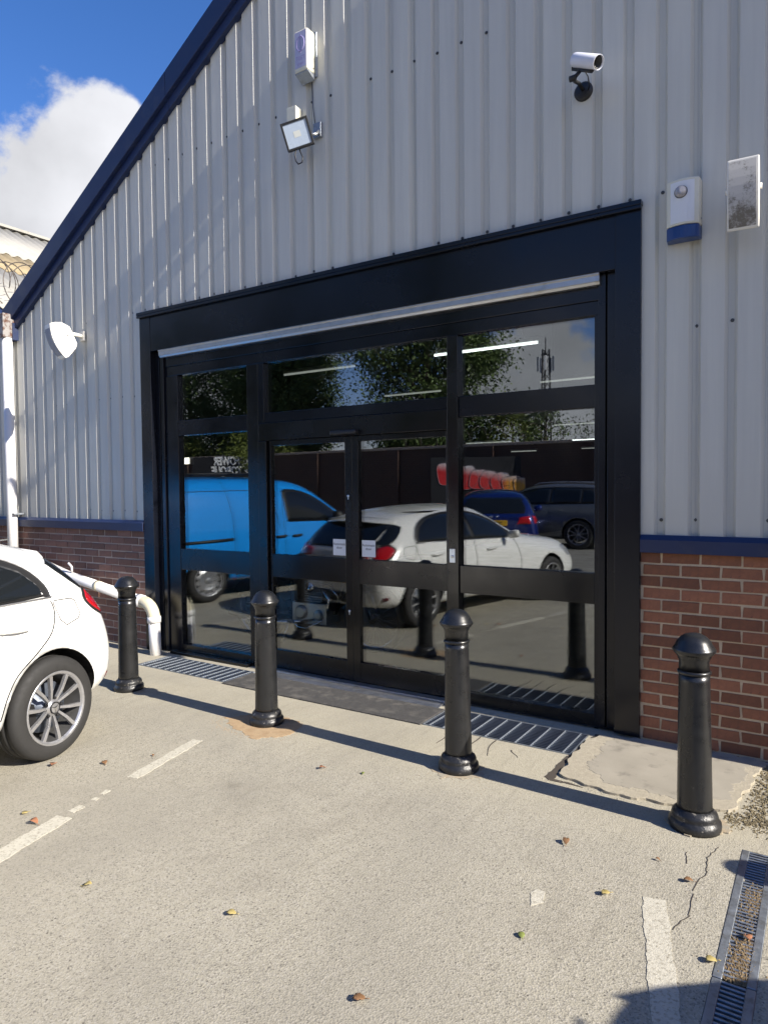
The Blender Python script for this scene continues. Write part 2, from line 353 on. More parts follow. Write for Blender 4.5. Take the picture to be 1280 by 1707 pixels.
# ------------------------------------------------------------------ ground (with openings for the gratings and the drain)
GR = [(-5.39, -4.25, -.47, -.10), (-2.33, -1.30, -.49, -.10)]
DR = (-.312, -.180, -3.2, -1.145)
holes = GR + [DR]
xs = sorted({-160, 120, *[h[0] for h in holes], *[h[1] for h in holes]}); ys = sorted({-160, 160, *[h[2] for h in holes], *[h[3] for h in holes]})
b = MB()
for i in range(len(xs) - 1):
    for j in range(len(ys) - 1):
        cx, cy = (xs[i] + xs[i + 1]) / 2, (ys[j] + ys[j + 1]) / 2
        if any(h[0] < cx < h[1] and h[2] < cy < h[3] for h in holes): continue
        b.add([(xs[i], ys[j], 0), (xs[i + 1], ys[j], 0), (xs[i + 1], ys[j + 1], 0), (xs[i], ys[j + 1], 0)], [(0, 1, 2, 3)])
for h in holes:                                            # pit walls and floor
    x0, x1, y0, y1 = h; d = -.12
    b.add([(x0, y0, 0), (x1, y0, 0), (x1, y1, 0), (x0, y1, 0), (x0, y0, d), (x1, y0, d), (x1, y1, d), (x0, y1, d)], [(0, 1, 5, 4), (1, 2, 6, 5), (2, 3, 7, 6), (3, 0, 4, 7), (4, 5, 6, 7)], 1)
struct(b.build('ground', [M_ground, M_pit]))

def ragged(pts, amp, step=.03, seed=0, fine=1.):
    rn = random.Random(seed); o = []; d = 0
    W_ = [(amp * q, 6.283 / l, rn.uniform(0, 6.283)) for q, l in ((.55, .31), (.42, .13), (.30 * fine, .057), (.22 * fine, .026))]
    step = min(step, .014)
    for i in range(len(pts)):
        p, q = Vector(pts[i]), Vector(pts[(i + 1) % len(pts)]); L = (q - p).length; n = max(1, int(L / step)); t = (q - p).normalized(); nn = Vector((-t[1], t[0]))
        for k in range(n):
            e = d + L * k / n; w = sum(A_ * math.sin(f * e + ph) for A_, f, ph in W_) + rn.uniform(-.18, .18) * amp * fine
            o.append(tuple(p.lerp(q, k / n) + nn * w))
        d += L
    return o
def sheet(name, poly, z, m, th=.006):
    z = .0022 if z < .008 else z - .0015
    o = MB().prism(poly, z - th, z, 'z').build(name, m); return struct(fixn(o))
def line(a, b_, w, m=None, seed=0, amp=.0042, name='parking_line'):
    a, b_ = Vector(a), Vector(b_); t = (b_ - a).normalized(); n = Vector((-t[1], t[0])) * w / 2
    return sheet(name, ragged([a - n, b_ - n, b_ + n, a + n], amp, .025, seed), .004, m or M_paint)
line((-3.425, -1.50), (-3.29, -2.10), .075, seed=1)
for k, (x, y, w, l) in enumerate(((-3.262, -2.27, .03, .05), (-3.235, -2.36, .035, .03), (-3.215, -2.46, .045, .07))): line((x, y), (x + .01, y - l), w, seed=20 + k)
line((-3.185, -2.575), (-2.96, -3.45), .095, seed=2); line((-2.94, -3.55), (-2.25, -6.2), .1, M_paintfaint, seed=3, amp=.01)
line((-.565, -1.735), (-.30, -2.75), .088, seed=4); line((-.27, -2.9), (.5, -6.0), .09, M_paintfaint, seed=5)
line((-6.25, -1.05), (-5.1, -5.6), .09, M_paintfaint, seed=6); line((-9.2, -1.05), (-8.05, -5.6), .09, M_paintfaint, seed=7)
sheet('paint_chip', ragged([(-.99, -1.96), (-.96, -2.035), (-.925, -1.995), (-.94, -1.925), (-.975, -1.92)], .004, .015, 8), .004, M_paint)
sheet('sand_patch', ragged([(-3.60, -1.10), (-3.42, -.86), (-3.02, -.90), (-2.98, -1.17), (-3.14, -1.29), (-3.33, -1.24)], .02, .04, 9), .004, M_sand)
sheet('sand_stain', ragged([(-1.93, -1.07), (-1.80, -1.20), (-1.62, -1.06), (-1.66, -.92), (-1.82, -.90)], .02, .04, 10), .004, M_sandp)
sheet('sand_stain', ragged([(-.66, -1.04), (-.52, -1.16), (-.385, -1.03), (-.40, -.90), (-.55, -.90)], .015, .03, 11), .0085, M_sandp)
sheet('sand_stain', ragged([(-4.93, -1.02), (-4.80, -1.13), (-4.63, -1.02), (-4.70, -.9), (-4.86, -.9)], .015, .03, 12), .004, M_sandp)
# concrete pad at the right jamb: raised, with a crumbling rim and an open joint along its left side
pad = [(-1.235, -.075), (-1.29, -.30), (-1.265, -.80), (-1.10, -.875), (-.85, -.90), (-.62, -.865), (-.40, -.80), (-.36, -.55), (-.33, -.30), (-.30, -.02), (-.8, -.02)]
fixn(MB().prism(ragged(pad, .016, .025, 13, .22), -.02, .014, 'z').build('concrete_pad_rim', M_padedge, bevel=.004, seg=2))['kind'] = 'structure'
pad2 = [(-1.15, -.05), (-1.16, -.3), (-1.15, -.66), (-.98, -.80), (-.62, -.79), (-.43, -.68), (-.38, -.3), (-.36, -.022), (-.8, -.022)]
fixn(MB().prism(ragged(pad2, .022, .03, 14), .0, .0152, 'z').build('concrete_pad', M_pad, bevel=.0008))['kind'] = 'structure'
sheet('open_joint', ragged([(-1.27, -.06), (-1.305, -.30), (-1.315, -.60), (-1.325, -.87), (-1.28, -.895), (-1.10, -.895), (-1.10, -.885), (-1.27, -.87), (-1.285, -.6), (-1.27, -.30), (-1.245, -.06)], .006, .03, 15), .0042, M_crack)
for k, (x, l) in enumerate(((-2.12, .24), (-2.02, .26), (-1.90, .27), (-1.78, .26), (-1.62, .09))):
    y0 = -.50 if k < 4 else -.60
    pts = [(x + .015 * math.sin(4 * t + k) + .05 * t, y0 - l * t) for t in np.linspace(0, 1, 7)]
    poly = [(p[0] - .004 * (1 - i / 8), p[1]) for i, p in enumerate(pts)] + [(p[0] + .004 * (1 - i / 8), p[1]) for i, p in reversed(list(enumerate(pts)))]
    sheet('ground_crack', poly, .0035, M_crack)
for k, pts in enumerate((((-.40, -1.18), (-.43, -1.30), (-.415, -1.42), (-.45, -1.60)), ((-.44, -1.62), (-.43, -1.78), (-.47, -1.9)), ((-.52, -1.3), (-.50, -1.4)))):
    P = []
    for i in range(len(pts) - 1):
        for t in np.linspace(0, 1, 6): P.append((pts[i][0] * (1 - t) + pts[i + 1][0] * t + random.uniform(-.006, .006), pts[i][1] * (1 - t) + pts[i + 1][1] * t))
    sheet('ground_crack', [(p[0] - .0014, p[1]) for p in P] + [(p[0] + .0014 * random.uniform(.2, 1.3), p[1]) for p in reversed(P)], .0035, M_crack)
# crumbs of dirt and moss along the pad's right edge and the foot of the wall
b = MB()
def crumbs(n, fx, rmin, rmax, seed):
    rn = random.Random(seed)
    for _ in range(n):
        x, y = fx(rn); r = rn.uniform(rmin, rmax); a = rn.uniform(0, 6)
        v = [(x + r * math.cos(a + i * 1.57) * rn.uniform(.6, 1.2), y + r * math.sin(a + i * 1.57) * rn.uniform(.6, 1.2), -.002) for i in range(4)] + [(x, y, r * rn.uniform(.5, 1.1))]
        b.add(v, [(0, 1, 4), (1, 2, 4), (2, 3, 4), (3, 0, 4)])
crumbs(900, lambda q: (-.30 + q.gauss(0, .035) + .05 * q.random(), q.uniform(-.85, -.05)), .003, .012, 1)
crumbs(500, lambda q: (q.uniform(-.42, -.2), -.86 + q.gauss(0, .05)), .003, .010, 2)
crumbs(500, lambda q: (q.uniform(-.40, .3), -.05 - abs(q.gauss(0, .05))), .003, .014, 3)
b.build('dirt_and_moss', M_moss, kind='stuff')
b = MB()
crumbs(260, lambda q: (q.uniform(-3.5, .2), q.uniform(-3.2, -.6)), .0015, .0045, 4)
crumbs(160, lambda q: (q.gauss(-.36, .06), q.uniform(-2.6, -1.1)), .002, .006, 5)
crumbs(140, lambda q: (-1.0 + q.gauss(0, .2), -.9 + q.gauss(0, .03)), .002, .007, 6)
crumbs(220, lambda q: (q.uniform(-8.0, -5.9), -.01 - abs(q.gauss(0, .03))), .002, .008, 7)
b.build('loose_grit', M_padedge, kind='stuff')
b = MB()
def halo(q):
    a = q.uniform(0, 6.283); r = 1 + abs(q.gauss(0, .16)); return -3.29 + .29 * r * math.cos(a), -1.075 + .19 * r * math.sin(a)
crumbs(900, halo, .0012, .0042, 21)
crumbs(160, lambda q: (-1.78 + q.gauss(0, .13), -1.08 + q.gauss(0, .08)), .0012, .004, 22)
b.build('loose_sand', M_sand, kind='stuff')

# ------------------------------------------------------------------ the warehouse
EAVE_X, EAVE_Z, SLOPE = -8.28, 3.72, .61
def roofz(x): return EAVE_Z + SLOPE * (x - EAVE_X) if x <= 0 else roofz(-x)
def roofz_l(x): return EAVE_Z + SLOPE * (EAVE_X - .04 - x)
ware = thing('warehouse', 'grey corrugated industrial unit with navy trim and red brick base', 'building')
PITCH, PH = .1958, -5.04
GW, GB, GD = .070, .036, .027                              # groove mouth, groove bed, groove depth
DX0, DX1, DZ = -5.80, -1.04, 3.36
def profile(x0, x1):
    br = {x0, x1}
    for e in (DX0, DX1, EAVE_X):
        if x0 < e < x1: br.add(e)
    k0 = math.floor((x0 - PH) / PITCH) - 1
    k = k0
    while PH + k * PITCH < x1:
        g = PH + k * PITCH
        for q in (g, g + .004, g + (GW - GB) / 2, g + (GW + GB) / 2, g + GW - .004, g + GW):
            if x0 < q < x1: br.add(q)
        k += 1
    return sorted(br)
def depth(x):
    t = (x - PH) % PITCH
    if t >= GW: return 0.
    s = (GW - GB) / 2
    if t < s: return GD * (t / s) ** .9
    if t <= s + GB: return GD
    return GD * ((GW - t) / s) ** .9
seams = [-.707 - .979 * k for k in range(-1, 11)]
for i in range(len(seams) - 1):
    x1, x0 = seams[i] + .012, seams[i + 1]
    for left in ((False,) if x0 > EAVE_X or x1 < EAVE_X else (False, True)):
        a0, a1 = (x0, x1) if not (x0 < EAVE_X < x1) else ((EAVE_X + .01, x1) if not left else (x0, EAVE_X - .05))
        px = profile(a0, a1); b = MB(); lift = .0
        for p, q in zip(px, px[1:]):
            mid = (p + q) / 2; zb = DZ if DX0 < mid < DX1 else 1.305
            rz = roofz if mid > EAVE_X else roofz_l
            f = lambda x: -.004 * max(0, (x - (x1 - .03)) / .03)     # the lapping edge stands a little proud
            b.add([(p, depth(p) + f(p), zb), (q, depth(q) + f(q), zb), (q, depth(q) + f(q), rz(q)), (p, depth(p) + f(p), rz(p))], [(0, 1, 2, 3)])
        o = b.build('cladding_sheet', M_clad, ware)
        md = o.modifiers.new('thick', 'SOLIDIFY'); md.thickness = .0015; md.offset = -1
# extension of the gable to the right, plain sheets out of the picture
b = MB()
px = profile(seams[0] + .012, 8.3)
for p, q in zip(px, px[1:]):
    b.add([(p, depth(p), 1.305), (q, depth(q), 1.305), (q, depth(q), roofz(q)), (p, depth(p), roofz(p))], [(0, 1, 2, 3)])
b.build('cladding_sheet', M_clad, ware)
# screws in the grooves
b = MB(); rn = random.Random(3)
for k in range(-17, 27):
    gx = PH + k * PITCH + GW / 2 + .004
    for z, pr, inside in ((1.41, .9, 0), (2.59, .62, 0), (3.43, .75, 1), (4.81, .72, 1), (6.2, .7, 1)):
        if rn.random() > pr or (z < DZ and DX0 - .02 < gx < DX1 + .02) or gx < -9.4: continue
        if z > (roofz(gx) if gx > EAVE_X else roofz_l(gx)) - .35: continue
        mt = T(gx, GD, z + rn.uniform(-.006, .006)) @ Matrix.Rotation(R(90), 4, 'X')
        b.lathe([(.0115, 0), (.0115, .0025), (.006, .003), (.006, .009)], 8, mt, smooth=False)
b.build('cladding_screws', M_screw, ware, kind='stuff')
# navy drip flashing over the brick
for x0, x1 in ((-9.6, EAVE_X), (EAVE_X + .004, -5.835), (-1.003, 8.3)):
    fixn(MB().prism([(.0, 1.315), (-.012, 1.315), (-.034, 1.285), (-.034, 1.205), (-.026, 1.205), (-.026, 1.28), (-.0, 1.30)], x0, x1, 'x').build('drip_flashing', M_navy, ware))
# brick plinths
bm_ = MB().box((0, 0, 0), (.2125, .06, .0632)).build('brick', M_brick)
mdb = bm_.modifiers.new('b', 'BEVEL'); mdb.width = .0025; mdb.segments = 1
def worn_brick(seed, m):
    rn = random.Random(seed); e = bm_.evaluated_get(bpy.context.evaluated_depsgraph_get()); me = bpy.data.meshes.new_from_object(e)
    for v in me.vertices:
        v.co += Vector((rn.uniform(-.0034, .0034), rn.uniform(-.002, .002), rn.uniform(-.0026, .0026)))
    me.name = 'brick'; me.materials.clear(); me.materials.append(m); return me
bpy.context.view_layer.update()
BR = [worn_brick(i, M_brick) for i in range(6)]; BL = [worn_brick(20 + i, M_brickl) for i in range(6)]
bpy.data.objects.remove(bm_)
def brick_wall(x0, x1, meshes, mortar, limit=None, off=0):
    w = MB().box((x0, .0065, -.3), (x1, .2, 1.21)).build('brick_plinth', mortar, ware)
    rest = MB(); rn = random.Random(int(x0 * 10)); rows = 16
    for r in range(-1, rows + 1):
        z = 1.205 - (r + 1) * .075 + .010
        x = x0 - (.1125 if r % 2 else 0) - off
        while x < x1 - .01:
            a, c = max(x + .005, x0 + .002), min(x + .2175, x1 - .002)
            if c - a > .03:
                y = rn.uniform(-.003, .003)
                if limit is not None and a > limit: rest.box((a, .001 + y, z), (c, .05, z + .065))
                else: inst(rn.choice(meshes), 'brick', w, (a, .001 + y, z + rn.uniform(-.0015, .0015)), ((c - a) / .2125, 1, 1))
            x += .225
    if rest.f: rest.build('brick_courses', meshes[0].materials[0], w, kind='stuff')
brick_wall(-1.006, 8.2, BR, M_mortar, .25, .1)
brick_wall(-8.26, -5.835, BL, M_mortarl, None, .05)
brick_wall(-9.9, -8.275, BL, M_mortarl, -9.99)
# barge board along the rake: an upper fascia, a lower recessed lip and a top flashing
def slope_band(x0, x1, zoff0, zoff1, y0, y1, fz, m, name):
    v = []
    for x in (x0, x1):
        z = fz(x); v += [(x, y0, z + zoff0), (x, y1, z + zoff0), (x, y1, z + zoff1), (x, y0, z + zoff1)]
    return fixn(MB().add(v, [(0, 1, 2, 3), (7, 6, 5, 4), (0, 4, 5, 1), (1, 5, 6, 2), (2, 6, 7, 3), (3, 7, 4, 0)]).build(name, m, ware, bevel=.004))
rz = lambda x: roofz(x) + .03
joints = [-8.26, -5.3, -2.4, 0]
for a, c in zip(joints, joints[1:]):
    slope_band(a + .002, c - .002, -.235, 0, -.085, .02, rz, M_navy, 'barge_board')
    slope_band(a + .002, c - .002, -.34, -.237, -.045, .02, rz, M_navy, 'barge_soffit')
slope_band(.002, 8.3, -.235, 0, -.085, .02, lambda x: roofz(x) + .03, M_navy, 'barge_board')
MB().box((-8.30, -.07, 3.40), (-8.06, .01, 3.60)).build('eaves_end_plate', M_navy, ware, bevel=.003)
b = MB()
for x, z in ((-8.09, 3.43), (-8.09, 3.55), (-8.09, 3.66), (-8.16, 3.42)): b.lathe([(.009, 0), (.009, .006)], 8, T(x, -.07, z) @ Matrix.Rotation(R(90), 4, 'X'), smooth=False)
b.build('fixing_studs', M_steel, ware, kind='stuff')
slope_band(-12.6, -8.33, -.20, .03, -.085, .02, lambda x: roofz_l(x), M_navy, 'verge_trim')
# roofs
for sgn in (1,):
    MB().add([(EAVE_X, .02, EAVE_Z), (0, .02, roofz(0)), (0, 26, roofz(0)), (EAVE_X, 26, EAVE_Z), (-EAVE_X, .02, EAVE_Z), (-EAVE_X, 26, EAVE_Z)], [(0, 1, 2, 3), (1, 4, 5, 2)]).build('roof', M_galvd, ware)
# side and back walls, ceiling kept dark
MB().box((-8.28, .21, 0), (-8.2, 26, 3.7)).build('side_wall', M_room, ware)
MB().box((8.2, .21, 0), (8.28, 26, 3.7)).build('side_wall', M_room, ware)
MB().box((-8.28, 25.9, 0), (8.28, 26, 8.7)).build('back_wall', M_room, ware)
MB().add([(-8.2, .14, 3.40), (8.2, .14, 3.40), (8.2, .14, 8.5), (-8.2, .14, 3.9)], [(0, 1, 2, 3)]).build('gable_lining', M_room, ware)
for x0, x1 in ((-8.2, -5.6), (-1.24, 8.2)): MB().box((x0, .21, 0), (x1, .26, 3.6)).build('wall_lining', M_room, ware)
# unseen projecting block, added outside the frame to shade the wall's right part
bay = thing('shade_block', 'unseen grey clad block added right of the entrance to shade the wall', 'building', (0, 0, 0))
MB().box((1.0, -.175, 1.3), (8.3, -.002, 8.0)).build('cladding', M_clad, bay)
MB().box((1.0, -.175, -.2), (8.3, -.04, 1.30)).build('brick_base', M_brick, bay)
struct(MB().add([(-8.2, .04, .012), (8.2, .04, .012), (8.2, 25.9, .012), (-8.2, 25.9, .012)], [(0, 1, 2, 3)]).build('shop_floor', M_floor))

# neighbouring bay with the sunlit corrugated roof
nb = thing('neighbouring_roof', 'sunlit white corrugated roof with a stained band, behind the navy verge', 'roof')
def corr_roof(xa, xb, m, lift):
    n = int(24 / .089); v = []; f = []
    for i in range(n + 1):
        y = .03 + i * .0445; a = .022 * math.cos(2 * math.pi * y / .178)
        for x in (xa, xb): v.append((x, y, roofz_l(x) + .04 + a + lift))
    for i in range(n): f.append((2 * i, 2 * i + 1, 2 * i + 3, 2 * i + 2))
    o = MB().add(v, f, 0, True).build('roof_sheet', m, nb); md = o.modifiers.new('t', 'SOLIDIFY'); md.thickness = .008; return o
corr_roof(-12.5, -10.86, M_roofw, .03); corr_roof(-11.0, -10.05, M_roofd, .015); corr_roof(-10.2, -8.36, M_roofw, 0)
MB().box((-12.7, .0, roofz_l(-12.5) + .075), (-12.42, 12, roofz_l(-12.5) + .12)).build('ridge_cap', M_roofw, nb)
MB().add([(-12.5, .03, 0), (-12.5, 12, 0), (-12.5, 12, roofz_l(-12.5)), (-12.5, .03, roofz_l(-12.5)), (-9.9, .2, 0), (-9.9, .2, 4.6), (-12.5, .2, 0), (-12.5, .2, 6.0)], [(0, 1, 2, 3), (4, 5, 7, 6)]).build('gable_wall', M_clad, nb)

# ------------------------------------------------------------------ the glazed entrance
ent = thing('glazed_entrance', 'black framed glass shopfront with sliding doors and transom panes', 'entrance', (0, 0, 0))
JX0, JX1 = -5.83, -1.006
def fr(name, a, c, m=None, bev=.003, parent=None): return MB().box(a, c).build(name, m or M_black, parent or ent, bevel=bev)
fr('jamb_panel', (JX0, -.022, 0), (JX0 + .155, .10, 3.36)); fr('jamb_panel', (JX1 - .158, -.022, .02), (JX1, .10, 3.36))
fr('head_panel', (JX0 + .157, -.018, 3.0), (JX1 - .160, .10, 3.357))
fr('head_flashing', (JX0 - .012, -.05, 3.362), (JX1 + .006, .03, 3.392)); fr('head_lip', (JX0 - .01, -.05, 3.338), (JX1 + .004, -.026, 3.360))
GX0, GX1 = JX0 + .155, JX1 - .158
fr('guide_channel', (GX0 + .001, .034, 0), (GX0 + .060, .12, 2.999)); fr('guide_channel', (GX0 + .072, .034, 0), (GX0 + .122, .12, 2.999)); fr('guide_slot', (GX0 + .058, .075, 0), (GX0 + .074, .12, 2.999), M_gasket, 0)
fr('guide_channel', (GX1 - .062, .034, .02), (GX1 - .001, .12, 2.999)); fr('guide_channel', (GX1 - .122, .034, .02), (GX1 - .074, .12, 2.999)); fr('guide_slot', (GX1 - .076, .075, .02), (GX1 - .060, .12, 2.999), M_gasket, 0)
FX0, FX1 = GX0 + .122, GX1 - .122
sb = thing  # noqa
o = fixn(MB().prism([(-.012, 3.005), (.05, 3.005), (.05, 2.93), (.012, 2.93), (.002, 2.948), (-.004, 2.948), (-.004, 2.985), (-.012, 2.992)], FX0 - .02, FX1 + .018, 'x').build('shutter_bottom_bar', M_alu, ent, bevel=.0015))
fr('shutter_header', (FX0, .052, 2.84), (FX1, .12, 2.999)); fr('header_frame', (FX0, .058, 2.747), (FX1, .12, 2.838))
PL0, PL1, ML1 = -5.372, -4.446, -4.212
D0, D1, D2, D3 = -4.205, -3.368, -3.232, -2.405
MR0, MR1, PR1 = -2.402, -2.312, FX1 - .028
FY0, FY1 = .052, .125
fr('side_stile', (FX0, FY0, 0), (PL0, FY1, 2.746)); fr('mullion', (PL1, FY0, 0), (ML1 - .10, FY1, 2.746), M_black2); fr('mullion', (ML1 - .098, FY0 - .012, 0), (ML1, FY1, 2.05), M_black2)
fr('upper_mullion', (ML1 - .096, FY0, 2.232), (ML1 - .03, FY1, 2.746)); fr('mullion', (MR0, FY0 - .012, 0), (MR1, FY1, 2.746), M_black2); fr('side_stile', (PR1, FY0, 0), (FX1, FY1, 2.746))
fr('transom', (PL0, FY0 + .004, 2.155), (PL1, FY1, 2.300)); fr('transom', (ML1 - .095, FY0 + .004, 2.212), (MR0, FY1, 2.300)); fr('transom', (MR1, FY0 + .004, 2.145), (PR1, FY1, 2.295))
fr('operator_cover', (ML1 - .095, FY0 - .006, 2.055), (MR0, FY1, 2.209), M_black2)
for a, c in ((PL0, PL1), (MR1, PR1)):
    fr('mid_rail', (a, FY0 + .004, .835), (c, FY1, 1.042), M_black2); fr('bottom_rail', (a, FY0 + .002, .012), (c, FY1, .095), M_black2)
def pane(x0, x1, z0, z1, y=.086, parent=None):
    MB().box((x0 - .006, y, z0 - .006), (x1 + .006, y + .02, z1 + .006)).build('glass_pane', M_glass, parent or ent)
for x0, x1, z0, z1 in ((PL0, PL1, 2.300, 2.747), (ML1 - .03, MR0, 2.300, 2.747), (MR1, PR1, 2.295, 2.747), (PL0, PL1, 1.042, 2.155), (PL0, PL1, .095, .835), (MR1, PR1, 1.042, 2.145), (MR1, PR1, .095, .835)): pane(x0, x1, z0, z1)
for x0, x1, inner in ((D0, D1 + .068, 1), (D2 - .066, D3, -1)):
    leaf = bpy.data.objects.new('sliding_door', None); COL.objects.link(leaf); leaf.parent = ent
    ws = (.025, .068) if inner == 1 else (.066, .022)
    y0, y1 = .066, .120
    fr('door_stile', (x0, y0, .02), (x0 + ws[0], y1, 2.052), M_black2, .003, leaf); fr('door_stile', (x1 - ws[1], y0, .02), (x1, y1, 2.052), M_black2, .003, leaf)
    fr('top_rail', (x0 + ws[0], y0 + .002, 2.008), (x1 - ws[1], y1, 2.052), M_black2, .002, leaf); fr('mid_rail', (x0 + ws[0], y0 + .002, .838), (x1 - ws[1], y1, 1.040), M_black2, .002, leaf); fr('bottom_rail', (x0 + ws[0], y0 + .002, .02), (x1 - ws[1], y1, .185), M_black2, .002, leaf)
    pane(x0 + ws[0], x1 - ws[1], 1.040, 2.008, .09, leaf); pane(x0 + ws[0], x1 - ws[1], .185, .838, .09, leaf)
    if inner == 1:
        for z in (.605, 1.56): MB().lathe([(.011, 0), (.011, .004), (.008, .006)], 12, T(x1 - .034, y0, z) @ Matrix.Rotation(R(90), 4, 'X')).box((x1 - .038, y0 - .003, z - .03), (x1 - .030, y0 + .001, z)).build('key_escutcheon', M_galvb, leaf)
MB().box((-2.384, .034, 1.062), (-2.338, .042, 1.165)).build('lock_plate', M_galvb, ent, bevel=.001)
MB().lathe([(.012, 0), (.012, .006), (.005, .007)], 12, T(-2.361, .034, 1.108) @ Matrix.Rotation(R(90), 4, 'X')).build('lock_cylinder', M_steel, ent)
MB().box((-3.46, -.02, 2.062), (-3.20, .046, 2.098)).build('door_sensor', M_blackp, ent, bevel=.012, seg=3)
fixn(MB().prism([(-.14, .0), (-.14, .004), (-.085, .018), (-.02, .018), (-.02, .024), (.055, .024), (.055, .0)], D0 - .01, D3 + .01, 'x').build('threshold_strip', M_alu, ent))
fr('rubber_strip', (PL0 - .1, -.02, .003), (PL1 + .02, .05, .03), M_black2)
# notices stuck on the glass
for x, lab, s in ((-3.445, 'white paper notice reading Automatic door on the left sliding leaf', -1), (-3.150, 'white paper notice reading Automatic door on the right sliding leaf', 1)):
    n_ = thing('paper_notice', lab, 'notice', (x, .086, 1.13), 0, 'notices on the sliding doors')
    MB().box((-.066, -.0008, -.068), (.066, .0008, .068)).build('paper_sheet', M_paper, n_)
    text_mesh('Automatic\ndoor', .030, T(0, -.0012, .012) @ FACE_S, M_ink, 'lettering', n_, .0003)
# mat and gratings
mt_ = MB().box((-4.243, -.505, -.01), (-2.338, -.142, .010)).build('entrance_mat', M_mat, bevel=.004)
tag(mt_, 'dark grey rubber mat between the two steel gratings', 'doormat')
for (x0, x1, y0, y1), nx, lab in ((GR[0], 14, 'galvanised floor grating at the foot of the white waste pipe'), (GR[1], 10, 'galvanised floor grating behind the third bollard, beside the concrete pad')):
    g = thing('floor_grating', lab, 'grating', ((x0 + x1) / 2, (y0 + y1) / 2, 0), 0, 'floor gratings before the entrance')
    w, d = x1 - x0, y1 - y0
    f = MB()
    for s in (-1, 1): f.box((s * (w / 2 - .004) - .004, -d / 2, -.03), (s * (w / 2 - .004) + .004, d / 2, .006)); f.box((-w / 2 + .008, s * (d / 2 - .004) - .004, -.03), (w / 2 - .008, s * (d / 2 - .004) + .004, .006))
    f.build('frame', M_galv, g)
    bar = MB().box((-.0022, -d / 2 + .008, -.02), (.0022, d / 2 - .008, .0075)).build('cross_bar', M_galvb, g); bar.location.x = -w / 2 + w / nx * .5
    for i in range(1, nx): inst(bar.data, 'cross_bar', g, (-w / 2 + w / nx * (i + .5), 0, 0))
    nb_ = 15
    bb = MB().box((-w / 2 + .008, -.0022, -.025), (w / 2 - .008, .0022, .004)).build('bearing_bar', M_galvd, g); bb.location.y = -d / 2 + d / nb_ * .5
    for i in range(1, nb_): inst(bb.data, 'bearing_bar', g, (0, -d / 2 + d / nb_ * (i + .5), 0))
# drain channel with slotted covers
dc = thing('drain_channel', 'grey slotted metal drain channel running along the right edge', 'drain', (0, 0, 0))
y = DR[3]; L = .94; first = True; x0, x1 = DR[0], DR[1]
for s in range(3):
    ya, yb = y - s * L - .003, max(y - (s + 1) * L + .003, DR[2])
    if ya - yb < .1: continue
    c = MB(); c.box((x0 + .001, yb, -.014), (x0 + .030, ya, .003)); c.box((x1 - .030, yb, -.014), (x1 - .001, ya, .003))
    q = ya; k = 0
    while q > yb + .012:
        c.box((x0 + .0295, q - .0095, -.011), (x1 - .0295, q, .0015)); q -= .0225; k += 1
    c.build('drain_cover', M_galv, dc, bevel=.002, seg=1)
b = MB(); crumbs(420, lambda q: (q.gauss(-.235, .018), -1.55 + q.gauss(0, .07)), .002, .006, 9); crumbs(900, lambda q: (q.gauss(-.24, .022), q.uniform(-2.08, -1.82)), .002, .007, 10); crumbs(300, lambda q: (q.uniform(-.285, -.205), q.uniform(-1.8, -1.45)), .001, .004, 11)
o = b.build('soil_in_the_drain', mat('dry_soil', (.20, .145, .08), 1., var=.4, vscale=50), kind='stuff')

# ------------------------------------------------------------------ bollards
boll_prof = [(.116, .0), (.118, .018), (.116, .036), (.106, .046), (.102, .052), (.104, .062), (.098, .078), (.088, .086), (.081, .096)]
def make_bollard():
    t = thing('bollard', '', 'bollard', (0, 0, 0), 0, 'black bollards in front of the entrance')
    pr = [(.080, .09), (.078, .115), (.069, .70), (.0685, .735)]
    MB().lathe(pr, 40).build('shaft', M_boll, t)
    MB().lathe([(.0685, .735), (.074, .738), (.076, .744), (.074, .750), (.0685, .753)], 40, cap=False).build('collar_ring', M_boll, t)
    MB().lathe([(.067, .752), (.067, .800), (.071, .806), (.071, .812), (.076, .816), (.077, .824), (.083, .828), (.090, .836), (.096, .846), (.096, .852), (.092, .858), (.084, .870), (.074, .890), (.058, .909), (.038, .921), (.016, .9265), (.001, .927)], 40).build('cap', M_boll, t)
    MB().lathe(boll_prof, 40).build('base_ring', M_bollbase, t)
    return t
B0 = make_bollard()
spots = [(-4.79, -1.005, 'leftmost black bollard, beside the rear of the white hatchback'), (-3.27, -1.015, 'second black bollard, standing in the sandy patch'), (-1.785, -1.015, 'third black bollard, in front of the right grating'), (-.525, -1.03, 'black bollard in front of the red brick wall, nearest to the camera'), (1.14, -1.36, 'black bollard outside the frame to the right, by the drain')]
for i, (x, y, lab) in enumerate(spots):
    q = B0 if i == 0 else dup(B0, (x, y, 0))
    q.location = (x, y, 0); q['label'] = lab; q.rotation_euler = (R((0, .6, -.4, .5, 0)[i]), R((0, -.5, .4, .3, 0)[i]), i * 1.3)

